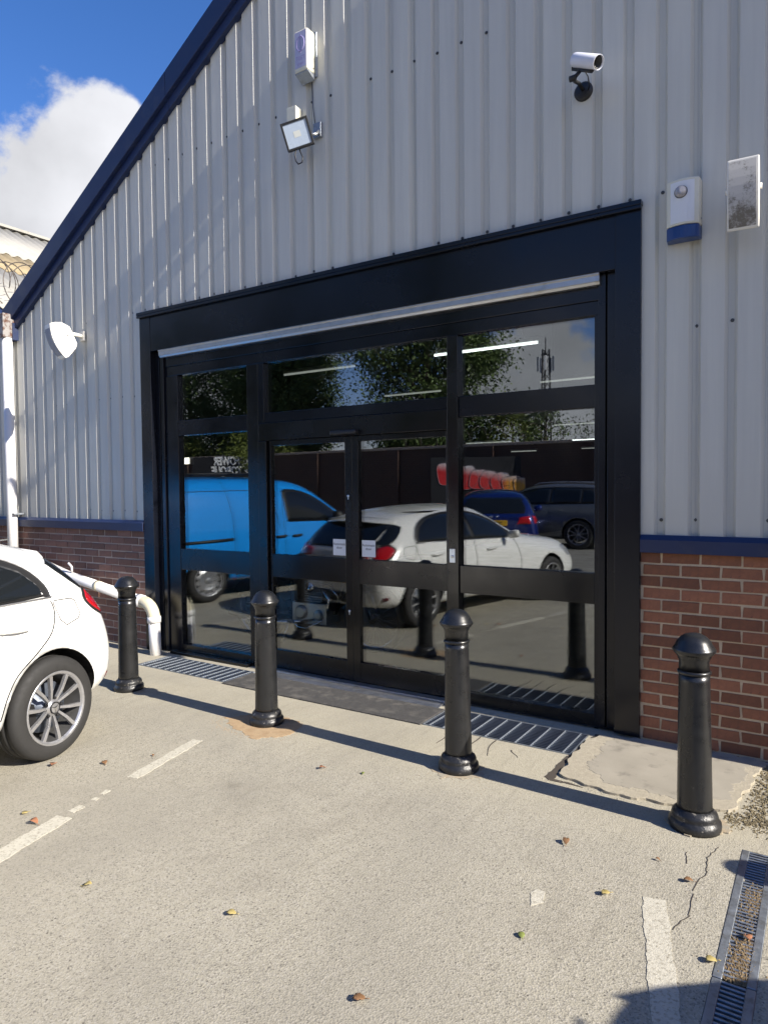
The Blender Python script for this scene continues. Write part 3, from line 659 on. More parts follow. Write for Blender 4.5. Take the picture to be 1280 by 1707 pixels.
# ------------------------------------------------------------------ pipes
dp = thing('downpipe', 'white plastic downpipe with a brown hopper at the left corner', 'pipe', (-8.13, -.10, 0))
MB().tube([(0, 0, .62), (0, 0, 1.6), (0, 0, 3.42)], .057, 20).build('pipe', M_pvc, dp)
MB().tube([(0, 0, .60), (0, 0, .72)], .066, 20).build('pipe_socket', M_pvc, dp)
MB().prism([(-.055, 3.42), (-.06, 3.62), (-.06, 3.70), (.06, 3.70), (.06, 3.62), (.055, 3.42)], -.075, .075, 'y').build('hopper', M_rust, dp, bevel=.01)
MB().box((-.075, -.03, 1.345), (.10, .09, 1.365)).build('bracket', M_galv, dp, bevel=.003)
MB().box((-.20, -.07, 3.50), (-.085, .07, 3.62)).build('gutter_outlet', M_pvc, dp, bevel=.01)
wp = thing('waste_pipe', 'white waste pipe sloping down the brown brick wall into the left grating', 'pipe', (0, 0, 0))
MB().tube([(-8.13, -.115, .93), (-7.0, -.115, .69), (-5.80, -.115, .515)], .054, 20).build('sloping_pipe', M_pvc, wp)
cv = [(-5.80, -.115, .515)] + [(-5.74 + .155 * math.sin(a), -.115, .352 + .155 * math.cos(a) * 1.0) for a in np.linspace(.05, math.pi / 2, 9)]
MB().tube(cv, .060, 20).build('elbow', M_pvcold, wp)
MB().tube([(-5.82, -.115, .518), (-5.75, -.115, .508)], .066, 20).build('pipe_socket', M_pvc, wp)
MB().tube([(-5.585, -.115, .375), (-5.582, -.115, .315)], .066, 20).build('pipe_socket', M_pvc, wp)
MB().tube([(-5.585, -.115, .36), (-5.56, -.118, -.06)], .056, 20).build('drop_pipe', M_pvc, wp)
MB().tube([(-6.92, -.125, .72), (-6.9, -.14, .80), (-6.93, -.16, .84)], .012, 8).build('cable_tie', M_pvc, wp)
MB().tube([(-6.50, -.115, .617), (-6.44, -.115, .608)], .0565, 20).build('pipe_joint', M_pvcold, wp)

# ------------------------------------------------------------------ fittings on the gable
al = thing('alarm_box', 'white alarm bell box with faded purple print high on the gable', 'alarm', (-3.63, 0, 5.16))
fixn(MB().prism([(-.068, -.16), (.068, -.16), (.068, .168), (-.068, .168)], -.11, -.012).build('housing', M_cream, al, bevel=.012))
MB().box((-.085, -.012, -.185), (.085, .002, .18)).build('back_plate', M_galv, al, bevel=.008)
fixn(MB().prism([(-.105, -.16), (-.105, -.168), (-.02, -.21), (-.012, -.21), (-.012, -.16)], -.066, .066, 'x').build('louvre_base', M_galv, al, bevel=.004))
MB().box((-.058, -.1125, -.13), (.058, -.111, .155)).build('front_label', mat('lilac_label', (.42, .42, .58), .5, var=.1, vscale=15), al)
ML = mat('faded_purple_print', (.27, .24, .46), .6)
ring = [(.038 * math.cos(a), -.113, .055 + .058 * math.sin(a)) for a in np.linspace(0, 2 * math.pi, 33)[:-1]]
MB().tube(ring, .0042, 6, closed=True).build('emblem_ring', ML, al); MB().box((-.004, -.1145, -.02), (.004, -.1125, .13)).build('emblem_bar', ML, al)
text_mesh('TEST', .045, T(0, -.1135, -.058) @ FACE_S, ML, 'lettering', al, .0004, sx=.95)
text_mesh('00000', .026, T(0, -.1135, -.103) @ FACE_S, ML, 'lettering', al, .0004, sx=1.1)
MB().lathe([(.006, 0), (.006, .003)], 8, T(.068, -.035, -.125) @ Matrix.Rotation(R(90), 4, 'Y')).build('side_screw', M_ink, al)

jb = thing('junction_box', 'small cream junction box directly above the tilted floodlight', 'box', (-3.765, 0, 4.715))
MB().box((-.047, -.075, -.052), (.047, .0, .056)).build('housing', M_cream, jb, bevel=.006)
MB().box((-.049, -.079, -.054), (.049, -.070, .058)).build('lid', M_cream, jb, bevel=.004)

fl = thing('floodlight', 'black framed LED floodlight hanging tilted, with a loop of cable below', 'floodlight', (-3.60, -.20, 4.452))
fm = (Matrix.Rotation(R(30), 4, 'Z') @ Matrix.Rotation(R(14), 4, 'X') @ Matrix.Rotation(R(-15), 4, 'Y'))
def flp(b, name, m, bev=0):
    o = b.build(name, m, fl, bevel=bev); o.matrix_local = fm; return o
w, h = .112, .105
b = MB()
for s in (-1, 1): b.box((s * (w - .008) - .008, -.02, -h), (s * (w - .008) + .008, .02, h)); b.box((-w + .016, -.02, s * (h - .008) - .008), (w - .016, .02, s * (h - .008) + .008))
flp(b, 'rim', M_blackp, .003); flp(MB().box((-w + .01, .005, -h + .01), (w - .01, .028, h - .01)), 'back_casing', M_blackp, .004)
flp(MB().box((-w + .016, -.013, -h + .016), (w - .016, -.008, h - .016)), 'lens', mat('frosted_lens', (.36, .43, .53), .25, var=.05, vscale=10))
flp(MB().box((-.028, -.0138, -.022), (.028, -.0131, .024)), 'led_chip', mat('pale_led', (.50, .52, .50), .4))
MB().tube([(.06, .085, .02), (.085, .13, .03), (.075, .185, .085)], .013, 8).build('bracket', M_alu, fl)
MB().box((.02, .17, .03), (.10, .205, .15)).build('wall_mount', M_galv, fl, bevel=.005)
lp = [(-.02, .01, -.10), (-.03, .0, -.15), (-.02, .0, -.205), (.005, .0, -.235), (.035, .01, -.225), (.035, .02, -.18), (.0, .03, -.12), (-.01, .03, -.09)]
MB().tube(lp, .0055, 8).build('cable_loop', M_blackp, fl)
MB().tube([(-.0, .195, .50), (.005, .195, .30), (.03, .195, .12)], .004, 6).build('supply_cable', M_galvd, fl)

cc_ = thing('security_camera', 'silver bullet security camera on a black bracket, upper right of the gable', 'camera', (-1.37, 0, 4.19))
ax = Vector((.78, -.34, -.50)).normalized(); cen = Vector((.083, -.235, .035))
q = ax.to_track_quat('Z', 'Y').to_matrix().to_4x4()
MC = T(*cen) @ q
MB().lathe([(.0, -.105), (.034, -.105), (.040, -.098), (.042, -.085), (.042, .112), (.0395, .114), (.0385, .105), (.0385, .06), (.0, .06)], 32, MC, cap=False).build('housing', mat('silver_camera_shell', (.62, .64, .72), .32, var=.05, vscale=8), cc_)
MB().lathe([(.0, .052), (.038, .055), (.037, .100), (.030, .098), (.026, .07), (.012, .068), (.0, .074)], 28, MC, cap=False).build('lens_hood', M_blackp, cc_)
sd = MC.to_3x3() @ Vector((0, 0, 1)); up = Vector((0, 0, 1)); sdw = sd.cross(up).normalized(); dn = sdw.cross(sd).normalized() * -1
if dn.z > 0: dn = -dn
MB().tube([cen - sd * .09 + dn * .05, cen + sd * .085 + dn * .05], .010, 8).tube([cen - sd * .098 + dn * .02 , cen - sd * .09 + dn * .05], .009, 8).tube([cen + sd * .085 + dn * .05, cen + sd * .09 + dn * .02], .009, 8).build('cradle', M_blackp, cc_)
MB().lathe([(.060, 0), (.060, .012), (.045, .02), (.012, .024)], 28, T(0, 0, -.015) @ Matrix.Rotation(R(90), 4, 'X')).build('wall_plate', M_blackp, cc_)
p0 = cen - sd * .02 + dn * .055
MB().tube([(0, -.02, -.01), (-.005, -.09, .0), (-.012, -.15, -.015), tuple(p0 + Vector((-.04, 0, -.035))), tuple(p0)], .012, 10).build('arm', M_blackp, cc_)
MB().lathe([(.018, -.02), (.018, .02)], 12, T(*(p0 + Vector((-.045, 0, -.03)))) @ Matrix.Rotation(R(90), 4, 'Y')).build('knuckle', M_blackp, cc_)
MB().tube([tuple(p0 + Vector((.02, 0, .01))), tuple(p0 + Vector((.04, .03, -.03))), (.055, -.06, -.02), (.035, -.02, -.02)], .004, 6).build('cable', M_blackp, cc_)

sr = thing('siren_box', 'cream alarm siren with round strobe and blue base right of the entrance', 'alarm', (-.758, 0, 3.275))
def bow(d0, d1, hw, n=10): return [(hw * t, -d0 - (d1 - d0) * (1 - t * t)) for t in np.linspace(-1, 1, n)]
fr_ = bow(.070, .098, .090)
fixn(MB().prism([(-.095, 0)] + fr_ + [(.095, 0)], -.105, .165, 'z').build('housing', M_cream, sr, bevel=.006))
fixn(MB().prism([(-.095, 0)] + [(x, y - .001) for x, y in fr_] + [(.095, 0)], -.185, -.108, 'z').build('blue_base', mat('blue_lens', (.012, .045, .17), .3), sr, bevel=.006))
fq = bow(.085, .0995, .066, 8)
fixn(MB().prism([(-.066, -.05)] + fq + [(.066, -.05)], -.092, .148, 'z').build('front_label', M_paper, sr))
MB().lathe([(.034, 0), (.034, .012), (.030, .02), (.018, .026), (.0, .028)], 24, T(-.006, -.095, .085) @ Matrix.Rotation(R(90), 4, 'X')).build('strobe_lens', mat('clear_strobe', (.32, .31, .32), .12, var=.4, vscale=60, coat=.6), sr)
MB().lathe([(.037, 0), (.037, .006)], 24, T(-.006, -.095, .085) @ Matrix.Rotation(R(90), 4, 'X')).build('strobe_ring', M_dark, sr)
MB().lathe([(.006, 0), (.006, .004)], 8, T(.095, -.03, -.07) @ Matrix.Rotation(R(90), 4, 'Y')).build('side_screw', M_galv, sr)

def wall_speaker(loc, rz, tilt, lab, grille_m, dk=1.):
    t = thing('wall_speaker', lab, 'speaker', loc, 0, 'white wall speakers on the gable')
    mtx = Matrix.Rotation(rz, 4, 'Z') @ Matrix.Rotation(tilt, 4, 'X')
    # side profile: straight back, curved grille front
    fpts = [(-.105 - .022 * (1 - s * s), .185 * s) for s in np.linspace(-1, 1, 9)]
    prof = [(.0, .10), (-.035, .165), (-.075, .185)] + fpts[::-1] + [(-.085, -.185), (-.02, -.125), (.0, -.08)]
    prof = [(p[0] * dk, p[1]) for p in prof]; fpts = [(p[0] * dk, p[1]) for p in fpts]
    o = fixn(MB().prism(prof, -.078, .078, 'x').build('cabinet', M_white, t, bevel=.006)); o.matrix_local = mtx
    g = [(p[0] - .004, p[1] * .93) for p in fpts]
    o = fixn(MB().prism(g + [(p[0] + .012, p[1]) for p in g[::-1]], -.070, .064, 'x').build('grille', grille_m, t)); o.matrix_local = mtx
    bp = mtx @ Vector((.0, .02, .02))
    MB().tube([mtx @ Vector((.0, -.05, .03)), mtx @ Vector((0, .02, .03)), Vector((bp.x * .3, -loc[1] - .02, .03))], .022, 10).build('bracket', M_white, t)
    MB().box((bp.x * .3 - .04, -loc[1] - .02, -.02), (bp.x * .3 + .04, -loc[1], .08)).build('wall_plate', M_white, t, bevel=.004)
    MB().lathe([(.016, -.09), (.016, .09)], 12, mtx @ T(0, -.05, .035) @ Matrix.Rotation(R(90), 4, 'Y')).build('pivot', M_white, t)
    return t
M_gr1 = mat('dirty_speaker_grille', (.46, .45, .43), .7, var=.12, vscale=200)
k = NT(M_gr1); co = k.coord(); zz_ = k.n('ShaderNodeSeparateXYZ'); k.l(co, zz_.inputs[0])
lowm = k.rng(zz_.outputs[2], .08, -.10, 0, .55); sp_ = k.n('ShaderNodeMath', operation='ADD'); k.l(k.noise(70, 6, .75), sp_.inputs[0]); k.l(k.noise(11, 4, .6), sp_.inputs[1])
sp2 = k.n('ShaderNodeMath', operation='MULTIPLY_ADD'); k.l(lowm, sp2.inputs[0]); sp2.inputs[1].default_value = .55; k.l(sp_.outputs[0], sp2.inputs[2])
k.l(k.mix(k.rng(sp2.outputs[0], 1.08, 1.34, 0, .9), (.46, .45, .43), (.12, .105, .08)), k.b.inputs['Base Color'])
M_gr2 = mat('grey_speaker_grille', (.30, .30, .32), .7, var=.15, vscale=200)
wall_speaker((-.425, -.16, 3.225), R(3), R(8), 'white wall speaker with a mould stained grille at the right edge', M_gr1)
wall_speaker((-6.80, -.14, 3.26), R(-12), R(24), 'white wall speaker angled down, left of the entrance', M_gr2, 1.75)

# ------------------------------------------------------------------ razor wire
def razor(name, label, pts_fn, n, r):
    t = thing(name, label, 'razor wire', pts_fn(0))
    o0 = Vector(pts_fn(0)); P = [Vector(pts_fn(i / n)) - o0 for i in range(n + 1)]
    MB().tube(P, r, 5).build('coil', M_wire, t)
    b = MB(); rn = random.Random(5)
    for i in range(2, n, 3):
        d = Vector((rn.uniform(-1, 1), rn.uniform(-1, 1), rn.uniform(-1, 1))).normalized() * .022
        b.add([P[i] + d, P[i] - d, P[i] + Vector((.004, .004, .006))], [(0, 1, 2)]); b.add([P[i] + d * .3 + Vector((0, 0, .016)), P[i] - d * .3 - Vector((0, 0, .016)), P[i] + Vector((.005, 0, 0))], [(0, 1, 2)])
    b.build('barbs', M_wire, t, kind='stuff'); return t
razor('razor_wire', 'loops of razor wire above the roof valley at the left', lambda t: (-9.55 + 1.25 * t + .10 * math.sin(9 * t), .30 + .28 * math.cos(2 * math.pi * 6.5 * t), 4.50 - .42 * t + .30 * math.sin(2 * math.pi * 6.5 * t)), 240, .006)
# ------------------------------------------------------------------ cars
def catmull(keys, n):
    """keys: list of tuples, first entry is x; interpolate between rows linearly refined"""
    return keys
def car_body(st, paint, r_w, xf, arch, parent, hw):
    """st rows: x, zb,wb, zs,ws, zm,wm, zt,wt, zr,wr, zc ; x forward, y left, z up"""
    V = []; n = 15
    for (x, zb, wb, zs, ws, zm, wm, zt, wt, zr, wr, zc) in st:
        half = [(0, zb), (wb, zb), (ws, zs), (wm, zm), (wt, zt), (wr, zr), (wr * .55, zc - .28 * (zc - zr)), (0, zc)]
        ring = [(x, y, z) for y, z in half] + [(x, -y, z) for y, z in half[-2:0:-1]]
        V += ring
    n = 14; F = []
    for j in range(len(st) - 1):
        for i in range(n): F.append((j * n + i, (j + 1) * n + i, (j + 1) * n + (i + 1) % n, j * n + (i + 1) % n))
    for j, rev in ((0, False), (len(st) - 1, True)):     # caps as strips of quads
        o = j * n
        for i in range(7):
            a, b_, c, d = o + i, o + i + 1, o + (n - i - 1) % n, o + (n - i) % n
            f = [a, b_, c] if i == 0 else ([a, b_, d] if i == 6 else [a, b_, c, d])
            if i == 6: f = [o + 6, o + 7, o + 8]
            F.append(tuple(reversed(f)) if not rev else tuple(f))
    b = MB(); b.add(V, F, 0, True)
    o = b.build('body', [paint, M_dark], None, sub=3); fixn(o)
    bpy.context.view_layer.update()
    dg = bpy.context.evaluated_depsgraph_get()
    me = bpy.data.meshes.new_from_object(o.evaluated_get(dg))
    full = bpy.data.objects.new('full', me); bvh = BVHTree.FromPolygons([v.co.copy() for v in me.vertices], [tuple(p.vertices) for p in me.polygons])
    bpy.data.objects.remove(o)
    COL.objects.link(full)
    cut = MB()
    for xx in (0, xf):
        for s in (-1, 1):
            m_ = T(xx, s * (hw + .12), r_w) @ Matrix.Rotation(R(90), 4, 'X')
            cut.lathe([(arch, -.36), (arch, .36)], 40, m_, smooth=False)
            cut.box((xx - arch * .98, s * (hw + .12) - .36, -.1), (xx + arch * .98, s * (hw + .12) + .36, r_w * .55))
    # one cutter at a time keeps the boolean robust
    cutters = []
    for xx in (0, xf):
        for s in (-1, 1):
            k = MB(); poly = [(xx + arch * math.cos(a), r_w + arch * math.sin(a)) for a in np.linspace(-.25, math.pi + .25, 30)] + [(xx - arch * .95, -.2), (xx + arch * .95, -.2)]
            k.prism(poly, s * (hw - .26), s * (hw + .3), 'y'); c = fixn(k.build('cut', M_dark)); cutters.append(c)
            md = full.modifiers.new('b', 'BOOLEAN'); md.operation = 'DIFFERENCE'; md.object = c; md.solver = 'EXACT'
    bpy.context.view_layer.update()
    me2 = bpy.data.meshes.new_from_object(full.evaluated_get(bpy.context.evaluated_depsgraph_get()))
    for c in cutters: bpy.data.objects.remove(c)
    full.modifiers.clear(); full.data = me2; full.name = 'body'; me2.name = 'body'
    me2.materials.clear(); me2.materials.append(paint); me2.materials.append(M_dark)
    for p in me2.polygons:
        c = p.center; inside = False
        for xx in (0, xf):
            if abs(math.hypot(c.x - xx, c.z - r_w) - arch) < .012 and abs(c.y) > hw - .30 and abs(p.normal.y) < .3 and abs(p.normal.x * (c.x - xx) + p.normal.z * (c.z - r_w)) > .8 * arch: inside = True
            if abs(abs(c.y) - (hw - .26)) < .01 and math.hypot(c.x - xx, c.z - r_w) < arch * 1.02: inside = True
        p.material_index = 1 if inside else 0
        p.use_smooth = not inside
    full.parent = parent
    return bvh
def ysurf(bvh, x, z, s, off):
    h = bvh.ray_cast(Vector((x, s * 3, z)), Vector((0, -s, 0)))
    return (h[0].y + s * off) if h[0] else s * .8
def xsurf(bvh, y, z, s, off):
    h = bvh.ray_cast(Vector((s * 8, y, z)), Vector((-s, 0, 0)))
    return (h[0].x + s * off) if h[0] else 0
def poly_range(poly, x):
    zs = []
    for i in range(len(poly)):
        (x0, z0), (x1, z1) = poly[i], poly[(i + 1) % len(poly)]
        if (x0 - x) * (x1 - x) <= 0 and x0 != x1: zs.append(z0 + (z1 - z0) * (x - x0) / (x1 - x0))
    return (min(zs), max(zs)) if zs else (poly[0][1], poly[0][1])
def patch(bvh, poly, side, off, m, name, parent, nx=22, nz=8, thick=.02, axis='y'):
    """a panel lying on the body: poly is (x,z) for side panels or (y,z) for end panels"""
    lo, hi = min(p[0] for p in poly), max(p[0] for p in poly); e = (hi - lo) * 1e-4
    b = MB(); v = []; n = nz + 1
    brk = sorted({p[0] for p in poly} | set(np.linspace(lo, hi, nx)))
    for x in brk:
        a, c = poly_range(poly, min(max(x, lo + e), hi - e))
        for j in range(n):
            z = a + (c - a) * j / nz
            v.append((x, ysurf(bvh, x, z, side, off), z) if axis == 'y' else (xsurf(bvh, x, z, side, off), x, z))
    f = []
    for i in range(len(brk) - 1):
        for j in range(nz): f.append((i * n + j, (i + 1) * n + j, (i + 1) * n + j + 1, i * n + j + 1))
    flip = (side > 0) if axis == 'y' else (side < 0)
    if flip: f = [tuple(reversed(q)) for q in f]
    o = b.add(v, f, 0, True).build(name, m, parent)
    md = o.modifiers.new('t', 'SOLIDIFY'); md.thickness = thick; md.offset = -1
    return o
def gaps(bvh, lines, side, parent, name='panel_gap', r=.0045, m=None):
    for ln in lines:
        P = []
        for (x0, z0), (x1, z1) in zip(ln, ln[1:]):
            k = max(2, int(math.hypot(x1 - x0, z1 - z0) / .04))
            for t in np.linspace(0, 1, k)[:-1]: P.append((x0 + (x1 - x0) * t, z0 + (z1 - z0) * t))
        P.append(ln[-1])
        MB().tube([(x, ysurf(bvh, x, z, side, .0008), z) for x, z in P], r, 6).build(name, m or M_dark, parent)
def smoothp(pts, n=4):
    """Catmull-Rom through an open list of points"""
    o = []; P = [pts[0]] + list(pts) + [pts[-1]]
    for i in range(1, len(P) - 2):
        for k in range(n):
            t = k / n; q = []
            for d in range(2):
                p0, p1, p2, p3 = P[i - 1][d], P[i][d], P[i + 1][d], P[i + 2][d]
                q.append(.5 * (2 * p1 + (p2 - p0) * t + (2 * p0 - 5 * p1 + 4 * p2 - p3) * t * t + (3 * p1 - p0 - 3 * p2 + p3) * t ** 3))
            o.append(tuple(q))
    return o + [pts[-1]]
def wheel(parent, x, y, r, s, spokes=5, star=True, style='alloy'):
    rim = r * .70; w = .205
    m = T(x, y, r) @ Matrix.Rotation(-s * R(90), 4, 'X') @ Matrix.Rotation(R(8), 4, 'Z')   # local +z points outward
    h = w / 2
    t = MB().lathe([(rim - .012, -h), (rim + .02, -h), (r - .03, -h + .004), (r - .012, -h + .014), (r - .003, -h + .032), (r, -.06), (r, -.034), (r - .009, -.031), (r - .009, -.023), (r, -.020), (r, .020), (r - .009, .023), (r - .009, .031), (r, .034), (r, .06), (r - .004, h - .028), (r - .014, h - .012), (r - .034, h - .002), (rim + .022, h + .003), (rim + .004, h - .002), (rim - .012, h - .016)], 56, cap=False)
    tw = t.build('wheel', M_tyre, parent); tw.matrix_local = m
    rb = MB().lathe([(rim - .004, h - .010), (rim + .006, h - .001), (rim + .002, h + .003), (rim - .010, h), (rim - .018, h - .014)], 56, cap=False).lathe([(rim - .018, h - .014), (rim - .030, h - .07), (rim - .040, -h + .01)], 56, mi=3, cap=False)
    if style == 'alloy':
        for i in range(spokes):
            for d in (-1, 1):
                a = 2 * math.pi * i / spokes + d * R(13.5); a2 = 2 * math.pi * i / spokes + d * R(17.5)
                r0, r1 = .045, rim - .012
                for (ww0, ww1, zt, zb_) in ((.0085, .0115, 0, -.022),):
                    p = []
                    for rr, aa, ww, z in ((r0, a, ww0 * .8, h - .030), (r0 + .45 * (r1 - r0), (a + a2) / 2, ww0 * 1.05, h - .013), (r1, a2, ww1, h - .008)):
                        u = Vector((math.cos(aa), math.sin(aa), 0)); nn = Vector((-u.y, u.x, 0))
                        p += [u * rr + nn * ww + Vector((0, 0, z)), u * rr - nn * ww + Vector((0, 0, z)), u * rr - nn * ww * 1.15 + Vector((0, 0, z - .022)), u * rr + nn * ww * 1.15 + Vector((0, 0, z - .022))]
                    f = [(0, 1, 2, 3), (11, 10, 9, 8)]
                    for k in (0, 4): f += [(k, k + 4, k + 5, k + 1), (k + 1, k + 5, k + 6, k + 2), (k + 2, k + 6, k + 7, k + 3), (k + 3, k + 7, k + 4, k)]
                    rb.add(p, f, 0)
        for i in range(5):
            a = 2 * math.pi * (i + .5) / 5; rb.lathe([(.0085, h - .034), (.0085, h - .020), (.006, h - .018)], 8, T(.058 * math.cos(a), .058 * math.sin(a), 0), 1)
    else:
        rb.lathe([(rim - .02, h - .02), (rim - .035, h - .045), (rim * .62, h - .02), (rim * .5, h - .03), (.03, h - .03), (.0, h - .03)], 40, cap=False)
        for i in range(12):
            a = 2 * math.pi * i / 12; rb.lathe([(.016, h - .026), (.016, h - .012)], 10, T((rim * .80) * math.cos(a), (rim * .80) * math.sin(a), 0), 1)
    rb.lathe([(.050, h - .05), (.050, h - .028), (.036, h - .020), (.034, h - .015), (.0, h - .013)], 24, cap=False)
    if star:
        rb.lathe([(.036, h - .02), (.036, h - .011), (.031, h - .009), (.031, h - .013)], 24, mi=1, cap=False)
        for k in range(3):
            a = math.pi / 2 + k * 2 * math.pi / 3; u = Vector((math.cos(a), math.sin(a), 0)); nn = Vector((-u.y, u.x, 0)); z = Vector((0, 0, h - .011))
            rb.add([u * .031 + z, nn * .006 + z, -nn * .006 + z, -u * .004 + z + Vector((0, 0, .002))], [(0, 1, 3), (0, 3, 2)], 2)
    o = rb.build('rim', [M_rim, M_dark, M_chrome, M_galvb2], tw)
    md = o.modifiers.new('b', 'BEVEL'); md.width = .003; md.segments = 2; md.limit_method = 'ANGLE'; md.angle_limit = R(40)
    d = MB().lathe([(.0, -.02), (rim * .72, -.02), (rim * .72, .0), (.06, .0), (.06, .03), (.0, .03)], 36, cap=False)
    a = .7
    d.box((rim * .45, -.06, -.03), (rim * .80, .06, .035), 1)
    d.build('brake_disc', [M_galvd, M_dark], tw)
    return tw
def plate(parent, x, y, z, txt, m, face=-1, tilt=0):
    p = MB().box((-.26, -.004, -.056), (.26, .004, .056)).build('number_plate', m, parent, bevel=.002)
    mt = T(x, y, z) @ Matrix.Rotation(R(-90), 4, 'Z') if face < 0 else T(x, y, z) @ Matrix.Rotation(R(90), 4, 'Z')
    p.matrix_local = mt
    if txt: text_mesh(txt, .085, T(0, -.0052, 0) @ FACE_S, M_ink, 'lettering', p, .0006, sx=.78)
    return p

HATCH = [
 (-.640, .36, .46, .41, .58, .52, .62, .66, .60, .71, .50, .73),
 (-.615, .29, .55, .37, .70, .54, .745, .74, .69, .84, .58, .855),
 (-.560, .25, .62, .34, .79, .55, .83, .82, .745, .925, .61, .945),
 (-.46, .23, .68, .33, .85, .56, .875, .89, .79, 1.02, .62, 1.05),
 (-.34, .21, .72, .33, .875, .57, .895, .935, .815, 1.13, .635, 1.165),
 (-.22, .20, .74, .32, .885, .58, .900, .955, .835, 1.225, .640, 1.262),
 (-.05, .20, .75, .31, .89, .59, .902, .965, .85, 1.275, .635, 1.325),
 (.25, .19, .76, .30, .89, .60, .902, .972, .855, 1.315, .625, 1.375),
 (.70, .19, .76, .30, .885, .60, .900, .970, .858, 1.345, .610, 1.410),
 (1.2, .19, .76, .30, .885, .60, .900, .955, .858, 1.350, .600, 1.420),
 (1.42, .19, .76, .30, .885, .60, .900, .945, .856, 1.315, .605, 1.390),
 (1.70, .19, .76, .30, .885, .60, .900, .925, .852, 1.20, .63, 1.275),
 (1.98, .19, .76, .30, .885, .60, .900, .915, .845, 1.04, .67, 1.095),
 (2.24, .19, .76, .30, .885, .60, .900, .895, .835, .955, .70, 1.005),
 (2.66, .19, .75, .30, .885, .60, .898, .865, .815, .915, .66, .955),
 (3.15, .19, .72, .30, .87, .58, .88, .80, .77, .865, .60, .895),
 (3.40, .20, .66, .30, .80, .55, .82, .72, .69, .79, .52, .81),
 (3.52, .24, .56, .33, .69, .50, .72, .62, .60, .70, .46, .715),
 (3.57, .30, .44, .37, .55, .47, .58, .56, .50, .62, .40, .63)]
def hatchback(label, paint, loc, rz):
    t = thing('parked_car', label, 'car', loc, rz, 'cars parked on the forecourt')
    bv = car_body(HATCH, paint, .316, 2.70, .352, t, .90)
    for s in (1, -1):
        up = smoothp([(-.055, .972), (-.045, 1.05), (.05, 1.165), (.25, 1.255), (.55, 1.305), (.95, 1.325), (1.22, 1.300), (1.52, 1.205), (1.78, 1.065), (1.95, .950)])
        lowl = [(1.8, .945), (1.0, .972), (.0, .985)]
        patch(bv, up + lowl, s, .004, M_chrome if False else M_dark, 'window_trim', t, 40, 10, .015)
        sh_ = lambda pts, cx, cz, k: [(cx + (x - cx) * k, cz + (z - cz) * k) for x, z in pts]
        rear = [(.00, 1.00), (.02, 1.06), (.10, 1.15), (.27, 1.232), (.55, 1.282), (.96, 1.302), (.96, .985), (.50, .99)]
        front = [(1.02, .983), (1.02, 1.298), (1.20, 1.278), (1.47, 1.185), (1.69, 1.07), (1.79, .965), (1.5, .965)]
        patch(bv, rear, s, .008, M_glasscar, 'side_window', t, 30, 8, .012); patch(bv, front, s, .008, M_glasscar, 'side_window', t, 26, 8, .012)
        chr_ = [(x, z) for x, z in up]
        MB().tube([(x, ysurf(bv, x, z, s, .006), z) for x, z in up[:-6]], .006, 6).build('window_chrome', M_rim, t)
        MB().tube([(x, ysurf(bv, x, z, s, .006), z) for x, z in [(-.05, .974), (.3, .978), (.9, .968), (1.4, .956), (1.78, .948)]], .006, 6).build('window_chrome', M_rim, t)
        gaps(bv, [smoothp([(-.045, .955), (-.05, .88), (.0, .77), (.12, .675), (.27, .575), (.345, .46), (.375, .345)]), [(.38, .34), (.6, .315), (1.02, .31), (1.86, .31)], [(1.00, .97), (1.0, .6), (1.03, .33)], smoothp([(1.86, .93), (1.94, .7), (1.93, .5), (1.86, .32)])], s, t, r=.0042)
        if s == 1:
            fl_ = [(-.175, .945), (-.075, .950), (-.06, .935), (-.085, .83), (-.13, .792), (-.235, .815), (-.262, .838), (-.245, .925), (-.215, .942)]
            gaps(bv, [fl_ + [fl_[0]]], s, t, 'fuel_flap_gap', .0032)
        tl = smoothp([(-.40, .99), (-.345, .93), (-.375, .875), (-.45, .82), (-.555, .775)]) + [(-.60, .84), (-.57, .91), (-.51, .96)]
        patch(bv, tl, s, .006, M_dark, 'tail_light_surround', t, 16, 6, .03)
        tl2 = smoothp([(-.42, .968), (-.375, .925), (-.40, .88), (-.465, .835), (-.555, .795)]) + [(-.585, .845), (-.555, .905), (-.50, .945)]
        patch(bv, tl2, s, .012, M_lamp, 'tail_light', t, 16, 6, .02)
        patch(bv, smoothp([(-.225, 1.205), (-.30, 1.145), (-.40, 1.06), (-.50, .968)]) + [(-.375, .985), (-.285, 1.045), (-.20, 1.115), (-.15, 1.168)], s, .004, M_glasscar, 'rear_quarter_glass', t, 18, 6, .012)
        for hx in (.16, 1.22):
            MB().tube([(hx, ysurf(bv, hx, .83, s, .0), .826), (hx + .02, ysurf(bv, hx + .02, .83, s, .022), .830), (hx + .10, ysurf(bv, hx + .1, .835, s, .03), .836), (hx + .19, ysurf(bv, hx + .19, .84, s, .022), .842), (hx + .215, ysurf(bv, hx + .215, .84, s, .0), .843)], [.010, .014, .016, .014, .010], 10).build('door_handle', paint, t)
        mv = MB().lathe([(.0, -.10), (.055, -.09), (.075, -.04), (.078, .03), (.062, .075), (.0, .085)], 18)
        mo = mv.build('door_mirror', paint, t); mo.matrix_local = T(1.66, s * .965, 1.0) @ Matrix.Rotation(s * R(-80), 4, 'X') @ Matrix.Diagonal((.62, .72, .95, 1))
        hl = [(3.18, .60), (3.32, .60), (3.44, .63), (3.44, .70), (3.26, .765), (3.08, .765), (3.02, .74)]
        patch(bv, hl, s, .005, M_hl, 'headlight', t, 12, 5, .02)
        patch(bv, [(-.55, .34), (-.50, .36), (-.50, .40), (-.56, .39)], s, .004, M_lampd, 'reflector', t, 5, 3, .01)
        for x in (0, 2.70): wheel(t, x, s * .795, .310, s)
